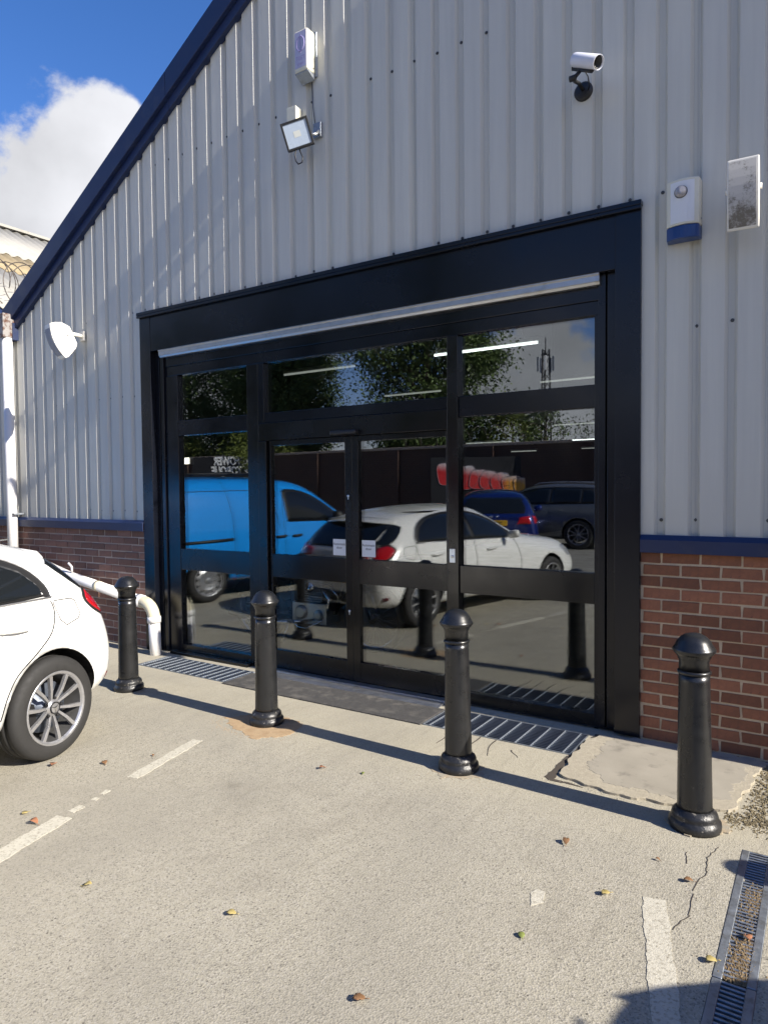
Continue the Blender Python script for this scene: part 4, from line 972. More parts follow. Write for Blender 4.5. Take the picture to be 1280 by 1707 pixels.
    rg = [(-.52, .93), (.52, .93), (.56, 1.03), (.585, 1.16), (.56, 1.215), (-.56, 1.215), (-.585, 1.16), (-.56, 1.03)]
    patch(bv, rg, -1, .005, M_glasscar, 'rear_window', t, 26, 10, .015, axis='x')
    for s in (1, -1): patch(bv, [(s * .60, .80), (s * .60, .93), (s * .42, .90), (s * .40, .82)] if s > 0 else [(-.60, .80), (-.60, .93), (-.42, .90), (-.40, .82)], -1, .006, M_lamp, 'tail_light', t, 8, 5, .02, axis='x')
    # roof spoiler above the rear window
    spv = []
    for y in np.linspace(-.60, .60, 13):
        k = 1 - (abs(y) / .62) ** 3 * .5
        z = 1.262 - .03 * (abs(y) / .6) ** 2
        spv += [(-.16, y, z + .014), (-.34 * k - .02, y, z - .030), (-.34 * k - .02, y, z - .046), (-.18, y, z - .055)]
    f = []
    for i in range(12):
        for j in range(4): f.append((i * 4 + j, i * 4 + (j + 1) % 4, (i + 1) * 4 + (j + 1) % 4, (i + 1) * 4 + j))
    f += [(0, 3, 2, 1), (48, 49, 50, 51)]
    fixn(MB().add(spv, f, 0, True).build('roof_spoiler', paint, t, bevel=.006))
    ws_ = [(-.68, 1.035), (.68, 1.035), (.60, 1.20), (.545, 1.335), (-.545, 1.335), (-.60, 1.20)]
    patch(bv, ws_, 1, .005, M_glasscar, 'windscreen', t, 26, 10, .015, axis='x')
    patch(bv, [(-.34, .50), (.34, .50), (.38, .66), (-.38, .66)], 1, .005, M_dark, 'grille', t, 14, 6, .02, axis='x')
    plate(t, xsurf(bv, 0, .56, -1, .006), 0, .58, '', M_yplate)
    patch(bv, [(-.5, .30), (.5, .30), (.46, .42), (-.46, .42)], -1, .004, M_dark, 'rear_diffuser', t, 14, 5, .02, axis='x')
    return t
def place(cx, cy, deg):      # heading measured from -Y towards +X
    return (cx, cy, 0), R(deg) - math.pi / 2
A = 13
def axle(wx, wy, deg, hw=.90): a = R(deg); return wx - hw * math.cos(a), wy - hw * math.sin(a)
x, y = axle(-3.915, -2.155, A); lo, rz_ = place(x, y, A)
hatchback('white hatchback parked tail first beside the leftmost bollard', M_wht, lo, rz_)
lo, rz_ = place(2.03, -2.44, A)
hatchback('silver hatchback parked outside the frame to the right', M_silver, lo, rz_)

VAN = [
 (-.72, .40, .60, .46, .72, .62, .76, 1.05, .72, 1.62, .64, 1.70),
 (-.68, .30, .70, .40, .84, .65, .86, 1.10, .83, 1.70, .72, 1.77),
 (-.55, .26, .74, .38, .88, .66, .895, 1.12, .865, 1.725, .735, 1.80),
 (0, .24, .76, .36, .89, .66, .90, 1.12, .87, 1.74, .74, 1.82),
 (.8, .22, .76, .34, .89, .66, .90, 1.12, .87, 1.75, .74, 1.83),
 (1.6, .22, .76, .34, .89, .66, .90, 1.10, .87, 1.72, .73, 1.81),
 (2.0, .22, .76, .34, .89, .66, .90, 1.08, .87, 1.63, .71, 1.73),
 (2.4, .22, .76, .34, .89, .66, .90, 1.06, .865, 1.40, .72, 1.48),
 (2.75, .22, .76, .34, .885, .66, .895, 1.04, .855, 1.15, .74, 1.19),
 (3.0, .22, .74, .34, .87, .64, .885, .96, .82, 1.03, .66, 1.06),
 (3.3, .24, .68, .34, .82, .60, .83, .82, .74, .90, .56, .92),
 (3.45, .28, .56, .36, .70, .54, .72, .70, .62, .76, .46, .77)]
t = None
x, y = axle(-7.42, -2.12, 12); lo, rz_ = place(x, y, 12)
t = thing('parked_van', 'bright blue panel van with roof bars reflected in the left panes', 'van', lo, rz_, 'cars parked on the forecourt')
bv = car_body(VAN, M_bluev, .315, 2.68, .36, t, .90)
for s in (1, -1):
    patch(bv, smoothp([(1.42, 1.10), (1.40, 1.4), (1.42, 1.60), (1.8, 1.585), (2.2, 1.42), (2.55, 1.18), (2.60, 1.08)]), s, .004, M_dark, 'window_trim', t, 30, 8, .012)
    patch(bv, smoothp([(1.47, 1.12), (1.45, 1.4), (1.47, 1.56), (1.78, 1.55), (2.15, 1.40), (2.46, 1.18), (2.50, 1.11)]), s, .008, M_glasscar, 'side_window', t, 30, 8, .012)
    gaps(bv, [[(-.6, 1.58), (.55, 1.60), (1.05, 1.60)], smoothp([(1.05, 1.60), (1.16, 1.55), (1.22, 1.3), (1.28, 1.0)]), smoothp([(.36, 1.76), (.40, 1.5), (.45, 1.1), (.46, .4)]), smoothp([(1.40, 1.62), (1.36, 1.2), (1.36, .8), (1.40, .36)]), smoothp([(2.60, 1.06), (2.55, .8), (2.4, .45)]), [(.46, .36), (2.4, .36)]], s, t, r=.005)
    MB().tube([(-.55, ysurf(bv, -.55, .86, s, .004), .86), (.1, ysurf(bv, .1, .875, s, .004), .875), (.42, ysurf(bv, .42, .885, s, .004), .885)], .022, 8).build('door_track', M_dark, t)
    for hx in (1.20, 1.50): MB().tube([(hx, ysurf(bv, hx, .88, s, .0), .875), (hx + .03, ysurf(bv, hx, .88, s, .025), .88), (hx + .15, ysurf(bv, hx + .15, .88, s, .025), .885), (hx + .18, ysurf(bv, hx + .18, .88, s, 0), .885)], .018, 8).build('door_handle', M_dark, t)
    mo = MB().lathe([(.0, -.10), (.07, -.09), (.09, -.03), (.09, .04), (.07, .09), (.0, .10)], 16).build('door_mirror', M_dark, t); mo.matrix_local = T(2.35, s * 1.0, 1.15)
    patch(bv, [(-.70, .95), (-.60, .95), (-.60, 1.35), (-.68, 1.35)], s, .005, M_lamp, 'tail_light', t, 5, 6, .02)
    for x in (0, 2.68): wheel(t, x, s * .79, .315, s, star=False, style='steel')
    MB().tube([(-.55, s * .62, 1.84), (1.4, s * .62, 1.86)], .014, 8).build('roof_rail', M_dark, t)
for x in (-.35, .55, 1.25): MB().box((x - .03, -.66, 1.85), (x + .03, .66, 1.885)).build('roof_bar', M_dark, t, bevel=.008)
for s in (-1, 1): patch(bv, [(s * .08, 1.15), (s * .60, 1.15), (s * .56, 1.55), (s * .08, 1.55)] if s > 0 else [(-.60, 1.15), (-.08, 1.15), (-.08, 1.55), (-.56, 1.55)], -1, .005, M_glasscar, 'rear_window', t, 10, 6, .015, axis='x')
patch(bv, [(-.74, 1.12), (.74, 1.12), (.62, 1.66), (-.62, 1.66)], 1, .005, M_glasscar, 'windscreen', t, 20, 8, .015, axis='x')

EST = [
 (-.95, .40, .55, .46, .66, .58, .70, .78, .66, .92, .60, .94),
 (-.92, .30, .64, .40, .78, .60, .82, .84, .76, .98, .66, 1.0),
 (-.80, .24, .70, .36, .86, .62, .88, .93, .83, 1.14, .68, 1.17),
 (-.62, .22, .74, .33, .88, .62, .90, .955, .85, 1.33, .66, 1.37),
 (-.3, .20, .76, .31, .89, .62, .905, .97, .86, 1.41, .64, 1.46),
 (.5, .19, .76, .30, .89, .62, .905, .97, .86, 1.43, .62, 1.49),
 (1.3, .19, .76, .30, .89, .62, .905, .955, .86, 1.41, .61, 1.475),
 (1.8, .19, .76, .30, .89, .62, .905, .94, .855, 1.25, .64, 1.33),
 (2.3, .19, .76, .30, .89, .62, .905, .92, .85, 1.03, .70, 1.08),
 (2.7, .19, .76, .30, .89, .62, .90, .88, .83, .94, .68, .98),
 (3.3, .20, .70, .31, .85, .58, .86, .78, .75, .84, .58, .87),
 (3.6, .26, .56, .34, .70, .50, .72, .64, .60, .70, .46, .71)]
def saloon(name, label, paint, lo, rz_, st, plate_txt, rails=False, lift=1.0):
    t = thing(name, label, 'car', lo, rz_, 'cars parked on the forecourt')
    st = [tuple([r[0]] + [v * (lift if i % 2 == 0 else 1) for i, v in enumerate(r[1:])]) for r in st]
    bv = car_body(st, paint, .33 * lift, 2.75, .37 * lift, t, .905); L = lift
    for s in (1, -1):
        q = smoothp([(-.70, 1.02), (-.60, 1.20), (-.30, 1.34), (.5, 1.38), (1.25, 1.36), (1.75, 1.22), (2.2, 1.0)])
        patch(bv, [(x, z * L) for x, z in q + [(1.5, .985), (.5, 1.0), (-.3, 1.01)]], s, .004, M_dark, 'window_trim', t, 30, 8, .012)
        for a in ([(-.58, 1.04), (-.52, 1.18), (-.28, 1.31), (-.10, 1.32), (-.10, 1.03)], [(-.04, 1.03), (-.04, 1.33), (.5, 1.355), (.72, 1.355), (.72, 1.02)], [(.78, 1.02), (.78, 1.355), (1.22, 1.335), (1.70, 1.20), (2.02, 1.03), (1.5, 1.01)]):
            patch(bv, [(x, z * L) for x, z in a], s, .008, M_glasscar, 'side_window', t, 14, 6, .012)
        gaps(bv, [[(x, z * L) for x, z in g] for g in (smoothp([(-.08, 1.0), (.05, .8), (.32, .5), (.36, .34)]), [(.75, 1.0), (.75, .34)], smoothp([(2.1, .98), (2.12, .7), (2.0, .34)]))], s, t, r=.004)
        for hx in (.42, 1.55): MB().tube([(hx, ysurf(bv, hx, .86 * L, s, 0), .86 * L), (hx + .1, ysurf(bv, hx + .1, .86 * L, s, .028), .87 * L), (hx + .2, ysurf(bv, hx + .2, .86 * L, s, 0), .87 * L)], .015, 8).build('door_handle', paint, t)
        patch(bv, [(x, z * L) for x, z in [(-.86, .82), (-.58, .86), (-.60, .95), (-.84, .98)]], s, .006, M_lamp, 'tail_light', t, 8, 5, .02)
        pl = [(.46, .82 * L), (.72, .82 * L), (.70, .97 * L), (.50, .95 * L)]
        patch(bv, [(s * y_, z) for y_, z in pl], -1, .006, M_lamp, 'tail_light', t, 8, 5, .02, axis='x')
        mo = MB().lathe([(.0, -.10), (.06, -.09), (.08, -.03), (.08, .04), (.06, .08), (.0, .09)], 16).build('door_mirror', paint, t); mo.matrix_local = T(1.95, s * .99, 1.03 * L) @ Matrix.Rotation(s * R(-80), 4, 'X')
        for x in (0, 2.75): wheel(t, x, s * .795, .33 * L, s, star=False)
        if rails: MB().tube([(-.45, s * .60, 1.41 * L), (-.3, s * .60, 1.475 * L), (.5, s * .60, 1.50 * L), (1.1, s * .60, 1.48 * L), (1.25, s * .60, 1.43 * L)], .016, 8).build('roof_rail', M_rim, t)
    patch(bv, [(y_, z * L) for y_, z in [(-.60, 1.02), (.60, 1.02), (.62, 1.12), (.56, 1.32), (-.56, 1.32), (-.62, 1.12)]], -1, .005, M_glasscar, 'rear_window', t, 20, 8, .015, axis='x')
    patch(bv, [(y_, z * L) for y_, z in [(-.68, 1.06), (.68, 1.06), (.56, 1.38), (-.56, 1.38)]], 1, .005, M_glasscar, 'windscreen', t, 20, 8, .015, axis='x')
    plate(t, xsurf(bv, 0, .80 * L, -1, .008), 0, .84 * L, plate_txt, M_yplate)
    for y_ in (-.06, .06): MB().lathe([(.035, 0), (.035, .01), (.0, .014)], 16, T(xsurf(bv, y_, .97 * L, -1, 0), y_, .965 * L) @ Matrix.Rotation(R(-90), 4, 'Y')).build('badge', M_chrome, t)
    return t
x, y = axle(-4.95, -8.75, 10, 0); lo, rz_ = place(-6.0, -8.85, -23)
saloon('parked_car', 'dark blue estate car with a yellow plate behind the white hatchback, in reflection', M_darkblue, lo, rz_, EST, 'YK59 OXN', False, 1.06)
lo, rz_ = place(-5.35, -13.4, -90)
saloon('parked_car', 'dark grey sport utility car along the far brick wall, in reflection', M_grey, lo, rz_, EST, '', True, 1.15)

# ------------------------------------------------------------------ opposite side of the car park
M_yard = bpy.data.materials.new('distant_brickwork'); M_yard.use_nodes = True; k = NT(M_yard)
bt = k.n('ShaderNodeTexBrick'); bt.inputs['Scale'].default_value = 1; bt.inputs['Brick Width'].default_value = .225; bt.inputs['Row Height'].default_value = .075; bt.inputs['Mortar Size'].default_value = .006
bt.inputs['Color1'].default_value = (.11, .055, .04, 1); bt.inputs['Color2'].default_value = (.075, .042, .034, 1); bt.inputs['Mortar'].default_value = (.14, .115, .095, 1)
mpn = k.n('ShaderNodeMapping'); mpn.inputs['Rotation'].default_value = (R(90), 0, 0); k.l(k.coord(), mpn.inputs[0]); k.l(mpn.outputs[0], bt.inputs[0])
k.l(k.mix(k.rng(k.noise(.5, 6, .6), .4, .7, 0, .6), bt.outputs[0], (.05, .042, .038)), k.b.inputs['Base Color']); k.b.inputs['Roughness'].default_value = .9
yw = thing('yard_wall', 'dark brick yard wall with piers and coping across the car park, in reflection', 'wall', (0, -15.95, 0))
MB().box((-45, -.33, 0), (12, 0, 2.93)).build('brickwork', M_yard, yw)
MB().box((-45, -.38, 2.93), (12, .05, 3.02)).build('coping', M_mortarl, yw, bevel=.01)
for i in range(15): MB().box((-42 + i * 3.6, .0, 0), (-41.55 + i * 3.6, .12, 2.925)).build('pier', M_yard, yw)
razor('razor_wire', 'long coil of razor wire on the coping of the far yard wall', lambda t: (-13 + 10 * t, -16.0 + .25 * math.cos(2 * math.pi * 16 * t), 3.32 + .27 * math.sin(2 * math.pi * 16 * t)), 420, .008)
# sign boards and graffiti lettering on the far wall
sg = thing('sign_board', 'dark sign board with white italic lettering above the blue van, in reflection', 'sign', (-20.15, -15.5, 2.42), R(-30))
MB().box((-1.9, -.03, -.45), (1.9, .0, .5)).build('board', mat('black_sign_face', (.012, .012, .014), .5), sg)
text_mesh('MORE POWER\nMORE TORQUE', .46, T(0, .008, .12) @ FACE_N, M_paper, 'lettering', sg, .004, shear=.2, sx=.66, space=.85, bold=.018)
# spray painted bubble lettering, a generic run of rounded letters fading from red to orange
gf = thing('graffiti_mural', 'red to orange spray painted bubble lettering on the far wall, in reflection', 'graffiti', (-9.25, -15.5, 1.72), R(-24))
M_gr = bpy.data.materials.new('graffiti_paint'); M_gr.use_nodes = True; k = NT(M_gr); sx_ = k.n('ShaderNodeSeparateXYZ'); k.l(k.coord(), sx_.inputs[0])
side_ = k.ramp(k.rng(sx_.outputs[0], -1.4, 1.7), [(0, (.62, .025, .03)), (.6, (.66, .05, .05)), (.68, (.80, .34, .05)), (.95, (.78, .46, .06))])
nz_ = k.noise(3, 4, .6); zz = k.n('ShaderNodeMath', operation='MULTIPLY_ADD'); k.l(nz_, zz.inputs[0]); zz.inputs[1].default_value = .3
zt = k.n('ShaderNodeMath', operation='MULTIPLY_ADD'); k.l(sx_.outputs[0], zt.inputs[0]); zt.inputs[1].default_value = .17; k.l(sx_.outputs[2], zt.inputs[2]); k.l(zt.outputs[0], zz.inputs[2])
k.l(k.mix(k.rng(zz.outputs[0], .30, .60), side_, (.72, .66, .66)), k.b.inputs['Base Color']); k.b.inputs['Roughness'].default_value = .6
MB().box((-1.75, -.06, -.95), (1.75, -.002, .85)).build('hoarding', M_beam, gf)
M_gro = mat('graffiti_outline', (.25, .22, .24), .6)
for i in range(9):
    cx = -1.25 + i * .345; cz = -.17 * cx * 1.0 + .10; w = .30; h = .40 - .018 * i
    pts = [(cx + w * math.copysign(abs(math.cos(a)) ** .7, math.cos(a)) * (1 + .10 * math.sin(3 * a + i)), cz + h * math.copysign(abs(math.sin(a)) ** .75, math.sin(a)) * (1 + .10 * math.cos(2 * a + 2 * i))) for a in np.linspace(0, 2 * math.pi, 25)[:-1]]
    y_ = .006 + .007 * i
    fixn(MB().prism(pts, 0, y_).build('bubble_letter', M_gr, gf))
    MB().tube([(p[0], y_, p[1]) for p in pts], .010, 5, closed=True).build('letter_outline', M_gro, gf)

# trees beyond the wall
def leaf_mat(name, col):
    m = mat(name, col, .55, var=.45, vscale=1.2, spec=.3); m.node_tree.nodes['Principled BSDF'].inputs['Transmission Weight'].default_value = 0
    return m
M_lf1 = leaf_mat('dark_leaves', (.075, .115, .032)); M_lf2 = leaf_mat('olive_leaves', (.115, .145, .03)); M_bark = mat('bark', (.07, .055, .04), .9, var=.4, bump=.8, bscale=20)
def tree(label, x, y, h, r, seed, m, nclump=240, nleaf=250, ls=.072, base=.12, cat='tree', name='tree', group='trees beyond the yard wall', shape=.75):
    rng = np.random.default_rng(seed); t = thing(name, label, cat, (x, y, 0), 0, group)
    rn = random.Random(seed); tr = MB()
    top = Vector((rn.uniform(-.3, .3), rn.uniform(-.3, .3), h * .9))
    tr.tube([(0, 0, 0), (.05, .03, h * .25), (top.x * .5, top.y * .5, h * .55), tuple(top)], [h * .022, h * .017, h * .010, .02], 8)
    C = []
    for i in range(nclump):
        z = base + (1 - base) * rng.random() ** .85; prof = (math.sin(math.pi * min(1, (z - base) / (1 - base) * .93 + .07)) ** shape)
        a = rng.random() * 6.283; rr = r * prof * (.25 + .75 * rng.random() ** .5) * (1 + .3 * math.sin(a * 3 + seed) * math.sin(z * 9))
        C.append((rr * math.cos(a), rr * math.sin(a), z * h))
    for i in range(0, nclump, 3):
        c = Vector(C[i]); zz = max(h * .1, c.z - c.xy.length * .7); f = zz / h; s_ = Vector((top.x * f, top.y * f, zz))
        tr.tube([s_, s_.lerp(c, .5) + Vector((0, 0, .12)), c], [h * .006, h * .004, .01], 5)
    tr.build('trunk', M_bark, t)
    C = np.array(C); cl = np.repeat(C, nleaf, 0); N = len(cl); sz = r * (.09 + .13 * rng.random(nclump)); sz = np.repeat(sz, nleaf)
    p = cl + rng.normal(size=(N, 3)) * sz[:, None] * np.array([1, 1, .85])
    u = rng.normal(size=(N, 3)); u /= np.linalg.norm(u, axis=1)[:, None]; w = np.cross(u, rng.normal(size=(N, 3))); w /= np.linalg.norm(w, axis=1)[:, None]
    L = ls * (.6 + .8 * rng.random(N))[:, None]
    V = np.stack([p - u * L, p + w * L * .5, p + u * L, p - w * L * .5], 1).reshape(-1, 3)
    me = bpy.data.meshes.new('crown'); me.vertices.add(4 * N); me.loops.add(4 * N); me.polygons.add(N)
    me.vertices.foreach_set('co', V.ravel().astype(np.float32)); me.loops.foreach_set('vertex_index', np.arange(4 * N, dtype=np.int32)); me.polygons.foreach_set('loop_start', np.arange(0, 4 * N, 4, dtype=np.int32)); me.polygons.foreach_set('loop_total', np.full(N, 4, dtype=np.int32)); me.update(calc_edges=True); me.materials.append(m)
    o = bpy.data.objects.new('crown', me); COL.objects.link(o); o.parent = t; o['kind'] = 'stuff'
    return t
tree('tall dark tree furthest left beyond the yard wall, in reflection', -29.0, -21, 11.5, 3.4, 1, M_lf1)
tree('second tall tree from the left beyond the yard wall, in reflection', -24.0, -22, 11, 2.9, 2, M_lf1)
tree('broad dark tree left of the bright sky gap, in reflection', -21.7, -20.5, 12.5, 2.3, 3, M_lf1, 260)
tree('largest dense tree right of the bright sky gap, in reflection', -13.9, -20, 13.5, 2.75, 4, M_lf1, 340, 250)
tree('thin bushy tree between the big tree and the mast, in reflection', -10.6, -21, 4.9, 1.5, 5, M_lf2, 75, 120, .06)
tree('low straggly tree beside the mast, in reflection', -8.6, -19, 4.6, 1.2, 6, M_lf1, 39, 80, .055)
tree('small tree right of the mast, in reflection', -6.6, -23, 7.3, 1.6, 7, M_lf1, 60, 72, .055)
tree('lime green bush hanging over the yard wall, in reflection', -20.3, -17.0, 4.3, 1.5, 8, M_lf2, 105, 140, .055, .45, 'bush', 'bush')
tree('young olive green bush under the tall trees, in reflection', -25.5, -17.6, 4.0, 1.4, 9, M_lf2, 75, 120, .055, .4, 'bush', 'bush')
# telecom mast
ms = thing('telecom_mast', 'lattice telecom mast with white panel antennas beyond the wall, in reflection', 'mast', (-14.1, -34.5, 0))
b = MB(); Hh = 9.6
for i in range(3):
    a = i * 2.094; b.tube([(.42 * math.cos(a), .42 * math.sin(a), 0), (.22 * math.cos(a), .22 * math.sin(a), Hh)], .05, 6)
for kx in range(22):
    z0 = kx * Hh / 22; z1 = z0 + Hh / 22
    for i in range(3):
        a0, a1 = i * 2.094, (i + 1) * 2.094; r0 = .42 - .2 * z0 / Hh; r1 = .42 - .2 * z1 / Hh
        b.tube([(r0 * math.cos(a0), r0 * math.sin(a0), z0), (r1 * math.cos(a1), r1 * math.sin(a1), z1)], .022, 4)
b.build('lattice', M_beam, ms)
for i in range(5):
    a = i * 1.2566; MB().box((-.08, -.04, -.42), (.08, .04, .42), mtx=T(.46 * math.cos(a), .46 * math.sin(a), 8.75) @ Matrix.Rotation(a + R(90), 4, 'Z')).build('panel_antenna', M_paper if i % 2 else M_galvd, ms, bevel=.02)
MB().tube([(.25 * math.cos(a), .25 * math.sin(a), 9.3) for a in np.linspace(0, 6.28, 13)[:-1]], .03, 5, closed=True).tube([(0, 0, 9.3), (0, 0, 10.3)], .03, 6).build('head_frame', M_beam, ms)
MB().box((.25, -.1, 6.2), (.55, .1, 6.35)).tube([(.5, 0, 6.3), (.5, 0, 6.9)], .03, 6).build('side_bracket', M_beam, ms)

# ------------------------------------------------------------------ inside the shop
def batten(x0, x1, y, z, lab):
    tm = M_tube if ('nearest' in lab or 'right edge' in lab or 'motorcycle' in lab) else M_tube2
    t = thing('strip_light', lab, 'strip light', ((x0 + x1) / 2, y, z), 0, 'strip lights under the shop ceiling')
    w = (x1 - x0) / 2
    MB().box((-w, -.035, .03), (w, .035, .075)).build('batten', M_batt, t, bevel=.004)
    MB().tube([(-w + .02, 0, .012), (w - .02, 0, .012)], .014, 8).build('lit_tube', tm, t)
    for s in (-1, 1): MB().box((s * (w - .012) - .012, -.018, -.004), (s * (w - .012) + .012, .018, .03)).build('end_cap', M_batt, t)
    MB().tube([(-w * .7, 0, .07), (-w * .7, 0, 1.2)], .004, 5).tube([(w * .7, 0, .07), (w * .7, 0, 1.2)], .004, 5).build('hanger', M_beam, t)
for x0, x1, y, z, lab in ((-4.3, -2.87, 3.28, 3.3, 'nearest strip light, bright behind the upper right pane'), (-6.85, -5.5, 3.3, 3.3, 'strip light behind the upper middle pane, left'), (-6.95, -5.72, 6.2, 3.3, 'strip light low in the upper middle pane'), (-4.0, -2.5, 6.3, 3.3, 'strip light near the bottom of the upper right pane'), (-6.5, -4.9, 14.2, 3.3, 'distant strip light at the top of the lower right pane'), (-8.1, -6.5, 20.8, 3.3, 'most distant strip light at the right edge'), (-11.6 + 3.6, -6.9, 21.6, 3.02, 'short distant strip light in the lower right pane'), (-7.9, -6.6, 11.5, 2.72, 'distant strip light behind the right sliding leaf'), (-7.7, -6.9, 14.0, 2.60, 'faint distant strip light beside the centre stiles'), (-5.9, -4.4, .75, 3.3, 'unseen strip light added in the front row to light the motorcycle'), (-4.0, -2.5, .75, 3.3, 'unseen added strip light in the front row, behind the right door leaf')):  # the two front row lights are unseen, added to brighten the motorcycle
    batten(x0, x1, y, z, lab)
fq = thing('bay_light', 'lit square panel light glowing behind the left pane', 'panel light', (-7.94, 2.4, 2.04))
MB().box((-.10, -.04, -.05), (.10, .04, .06)).build('housing', M_white, fq, bevel=.006)
MB().box((-.085, -.046, -.04), (.085, -.041, .045)).build('lit_panel', emit('lit_panel', (1, .97, .85), 2.2), fq)
bn = thing('wall_banner', 'dim interior banner reading Stop dreaming start riding, behind the middle pane', 'banner', (-7.05, 6.6, 3.45))
MB().box((-.62, .0, -.75), (.75, .02, .75)).build('cloth', mat('dark_banner', (.045, .045, .05), .7), bn)
MBN = mat('grey_print', (.30, .30, .31), .7)
for q_, (s_, dx, dz) in enumerate((('STOP', -.22, .48), ('DREAMING', .05, .13), ('START', .22, -.22), ('RIDING', -.02, -.57))): text_mesh(s_, .34, T(dx, -.004, dz) @ FACE_S, MBN, 'lettering', bn, .002, sx=.62)
# a classic motorcycle just inside the left leaf, its tail to the left
bk = thing('motorcycle', 'black classic motorcycle with chrome fittings standing inside the left door leaf', 'motorcycle', (-5.12, .92, .012), R(4))
M_bk = mat('gloss_black_paint', (.008, .008, .009), .12, coat=.8); M_seat = mat('black_leather', (.012, .012, .012), .5)
M_maroon = mat('maroon_tank_paint', (.10, .012, .014), .15, coat=.8)
def bwheel(x, r):
    mtx = T(x, 0, r) @ Matrix.Rotation(R(90), 4, 'X')
    t = MB().lathe([(r - .055, -.05), (r - .02, -.055), (r, -.03), (r, .03), (r - .02, .055), (r - .055, .05)], 44, mtx, cap=False).build('wheel', M_tyre, bk)
    b = MB().lathe([(r - .052, -.045), (r - .062, -.03), (r - .072, 0), (r - .062, .03), (r - .052, .045), (r - .058, .045), (r - .08, 0), (r - .058, -.045)], 44, mtx, cap=False).lathe([(.045, -.05), (.05, .05)], 16, mtx)
    for i in range(36):
        a = i * 2 * math.pi / 36; a2 = a + (.5 if i % 2 else -.5); s = .03 if i % 2 else -.03
        b.tube([mtx @ Vector((.045 * math.cos(a2), .045 * math.sin(a2), s)), mtx @ Vector(((r - .07) * math.cos(a), (r - .07) * math.sin(a), 0))], .0018, 4)
    b.build('spoked_rim', M_chrome, t)
bwheel(0, .325); bwheel(1.40, .335)
for s in (-.085, .085):
    MB().tube([(-.02, s, .60), (-.10, s, .37)], .020, 10).tube([(-.02 - .0, s, .62), (-.03, s, .57)], .03, 10).build('rear_shock', M_chrome, bk)
    b = MB(); 
    for z_ in np.linspace(0, 1, 9): b.tube([( -.03 - .065 * z_ + .03 * math.cos(a), s + .03 * math.sin(a), .57 - .17 * z_) for a in np.linspace(0, 6.28, 13)[:-1]], .005, 5, closed=True)
    b.build('shock_spring', M_steel, bk)
    MB().tube([(1.40, s, .335), (1.24, s, .78), (1.20, s, .90)], [.024, .024, .020], 10).build('fork_leg', M_chrome, bk)
    MB().tube([(.62, s * 1.5, .26), (.30, s * 1.7, .23), (-.02, s * 1.8, .26), (-.30, s * 1.8, .30)], [.022, .028, .042, .040], 14).build('exhaust_silencer', M_chrome, bk)
    MB().tube([(.80, s * .8, .62), (.93, s * 1.0, .50), (.90, s * 1.3, .32), (.62, s * 1.5, .26)], .020, 10).build('header_pipe', M_chrome, bk)
MB().tube([(.0, .09, .325), (.42, .09, .33)], .018, 8).tube([(.0, -.09, .325), (.42, -.09, .33)], .018, 8).build('swing_arm', M_bk, bk)
MB().tube([(-.02, 0, .62), (.45, 0, .68), (1.10, 0, .82)], .022, 8).tube([(1.10, 0, .82), (.95, 0, .35), (.42, 0, .28), (.40, 0, .66)], .020, 8).build('frame', M_bk, bk)
b = MB().box((.50, -.13, .24), (.92, .13, .46)); b.lathe([(.072, -.16), (.072, .15), (.05, .165)], 24, T(.62, 0, .36) @ Matrix.Rotation(R(90), 4, 'X')); b.lathe([(.055, -.16), (.055, .15), (.04, .165)], 24, T(.83, 0, .34) @ Matrix.Rotation(R(90), 4, 'X'))
b.build('engine', M_steel, bk, bevel=.02)
b = MB()
for i in range(9): b.box((.64, -.10, .47 + i * .024), (.86, .10, .479 + i * .024))
b.box((.67, -.07, .45), (.83, .07, .70)); b.build('cylinder_fins', M_galv, bk)
MB().lathe([(.0, -.30), (.09, -.27), (.135, -.12), (.15, .05), (.13, .2), (.07, .28), (.0, .30)], 24, T(.78, 0, .83) @ Matrix.Rotation(R(90), 4, 'Y') @ Matrix.Diagonal((.75, .9, 1, 1))).build('fuel_tank', M_maroon, bk)
b = MB(); b.prism([(-.25, .76), (.10, .75), (.50, .76), (.52, .82), (.2, .83), (-.05, .86), (-.25, .85)], -.12, .12); fixn(b.build('seat', M_seat, bk, bevel=.03, seg=3))
def arc(cx, cz, r, a0, a1, n=14): return [(cx + r * math.cos(a), cz + r * math.sin(a)) for a in np.linspace(a0, a1, n)]
for cx, r, a0, a1 in ((0, .37, .3, 2.7), (1.40, .375, .6, 2.6)):
    o_ = arc(cx, .33, r, a0, a1); i_ = arc(cx, .33, r - .006, a0, a1)
    fixn(MB().prism(o_ + i_[::-1], -.075, .075).build('mudguard', M_bk, bk, bevel=.01))
MB().tube([(1.17, -.38, 1.0), (1.20, -.30, 1.02), (1.20, -.10, .96), (1.20, .10, .96), (1.20, .30, 1.02), (1.17, .38, 1.0)], .012, 8).build('handlebar', M_chrome, bk)
MB().lathe([(.0, -.10), (.05, -.08), (.085, -.01), (.088, .02), (.0, .03)], 22, T(1.32, 0, .86) @ Matrix.Rotation(R(90), 4, 'Y')).build('headlamp', M_chrome, bk)
MB().lathe([(.0, -.04), (.03, -.03), (.035, .02), (.0, .03)], 14, T(-.38, 0, .64) @ Matrix.Rotation(R(-90), 4, 'Y')).build('tail_lamp', M_lamp, bk)
MB().tube([(.48, -.16, .24), (.42, -.20, .05)], .010, 6).build('side_stand', M_steel, bk)
MB().box((.02, -.135, .215), (.46, -.115, .245)).build('chain_guard', M_chrome, bk, bevel=.006)
MB().tube([(.50, -.17, .30), (.62, -.20, .22), (.72, -.20, .21), (.90, -.17, .30)], .009, 6).build('kick_lever', M_chrome, bk)
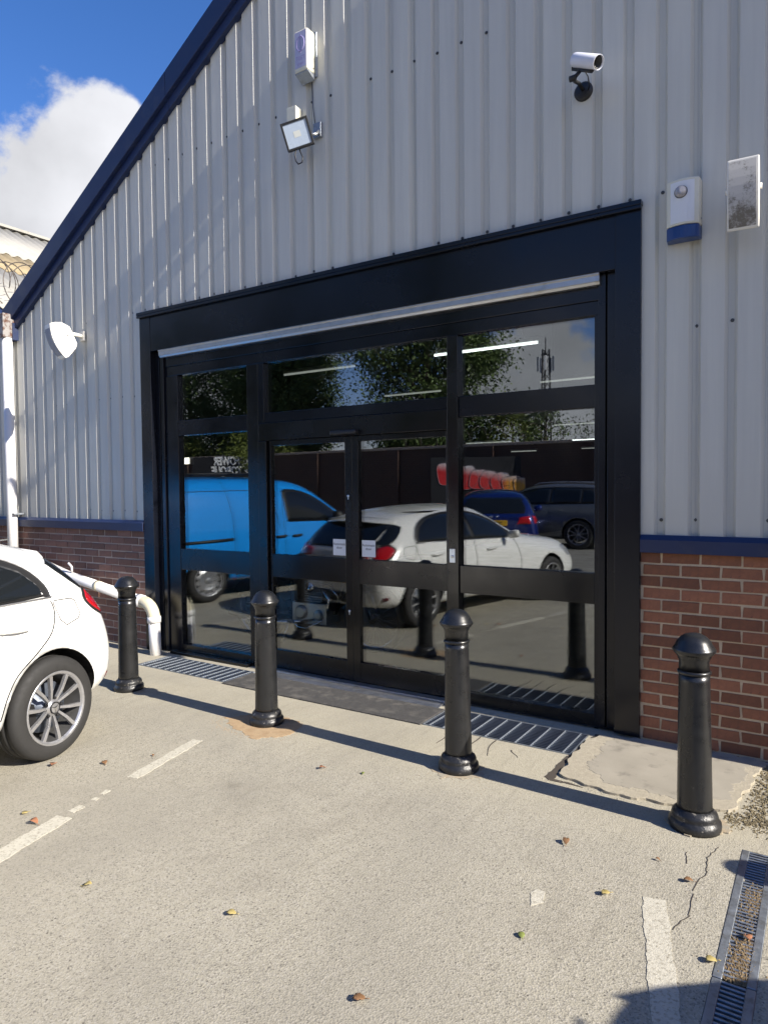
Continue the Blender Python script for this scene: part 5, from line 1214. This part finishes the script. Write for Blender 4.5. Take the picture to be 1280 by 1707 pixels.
MB().lathe([(.055, -.012), (.05, .0), (.0, .006)], 20, T(.74, -.165, .62) @ Matrix.Rotation(R(90), 4, 'X')).build('carburettor_bell', M_chrome, bk)

# ------------------------------------------------------------------ fallen leaves
def leaf(loc, size, m, label, seed):
    rn = random.Random(seed); n = 7; v = []; f = []
    curl = rn.uniform(.25, .6)
    for i in range(n):
        s = i / (n - 1); w = .42 * math.sin(math.pi * min(1, s * .9 + .06)) ** .8
        z = size * (curl * .5 * math.sin(s * 2.4) + .06)
        for q in (-1, 0, 1): v.append((size * (s - .5), size * w * q * rn.uniform(.8, 1.1), z + size * (.30 * abs(q) * curl + rn.uniform(-.03, .03))))
    for i in range(n - 1):
        for q in range(2): f.append((i * 3 + q, i * 3 + q + 1, i * 3 + q + 4, i * 3 + q + 3))
    t = thing('fallen_leaf', label, 'leaf', loc, rn.uniform(0, 6.28), 'fallen leaves on the concrete')
    o = MB().add(v, f, 0, True).build('blade', m, t); md = o.modifiers.new('t', 'SOLIDIFY'); md.thickness = .0012
    MB().tube([(-size * .5, 0, size * .06), (-size * .72, size * .04, size * .10), (-size * .85, size * .1, size * .06)], .0012, 5).build('stalk', m, t)
Lb = mat('brown_dead_leaf', (.19, .10, .045), .7, var=.35, vscale=60); Ly = mat('yellow_leaf', (.40, .32, .12), .6, var=.25, vscale=60); Lg = mat('green_leaf', (.17, .20, .05), .6, var=.3, vscale=60); Lo = mat('orange_leaf', (.30, .13, .065), .7, var=.3, vscale=60)
for i, (x, y, s, m, lab) in enumerate((
    (-.47, -1.545, .036, Lb, 'curled brown leaf left of the drain'), (-.73, -1.815, .040, Ly, 'crumpled pale yellow leaf left of the right white line'), (-.99, -1.51, .042, Lb, 'dark brown leaf in front of the rightmost bollard shadow'),
    (-.918, -2.23, .030, Lg, 'small green leaf in the lower right foreground'), (-1.235, -2.80, .040, Lb, 'tan leaf at the bottom edge of the foreground'), (-.322, -2.015, .040, Ly, 'ochre leaf against the drain edge'),
    (-2.45, -1.44, .034, Lo, 'reddish leaf between the second and third bollards'), (-1.90, -2.70, .036, Ly, 'yellow leaf in the middle of the foreground'), (-2.54, -2.88, .034, Ly, 'pale leaf in the left foreground'),
    (-3.38, -2.665, .036, Ly, 'buff leaf near the left edge'), (-3.83, -2.24, .050, Lo, 'russet leaf in front of the white hatchback wheel'), (-3.60, -2.06, .040, Lb, 'brown leaf right of the white hatchback wheel'),
    (-3.24, -2.70, .045, Lo, 'orange leaf lying on the left white line'), (-.23, -1.82, .038, Lo, 'orange leaf on the drain cover'), (-.61, -1.44, .018, Lb, 'tiny dark leaf right of the bollard row'), (-2.21, -1.37, .022, Lg, 'tiny green leaf near the third bollard'), (-3.45, -1.83, .018, Lb, 'tiny black leaf beside the left white line'))):
    leaf((x, y, .003), s, m, lab, 40 + i)
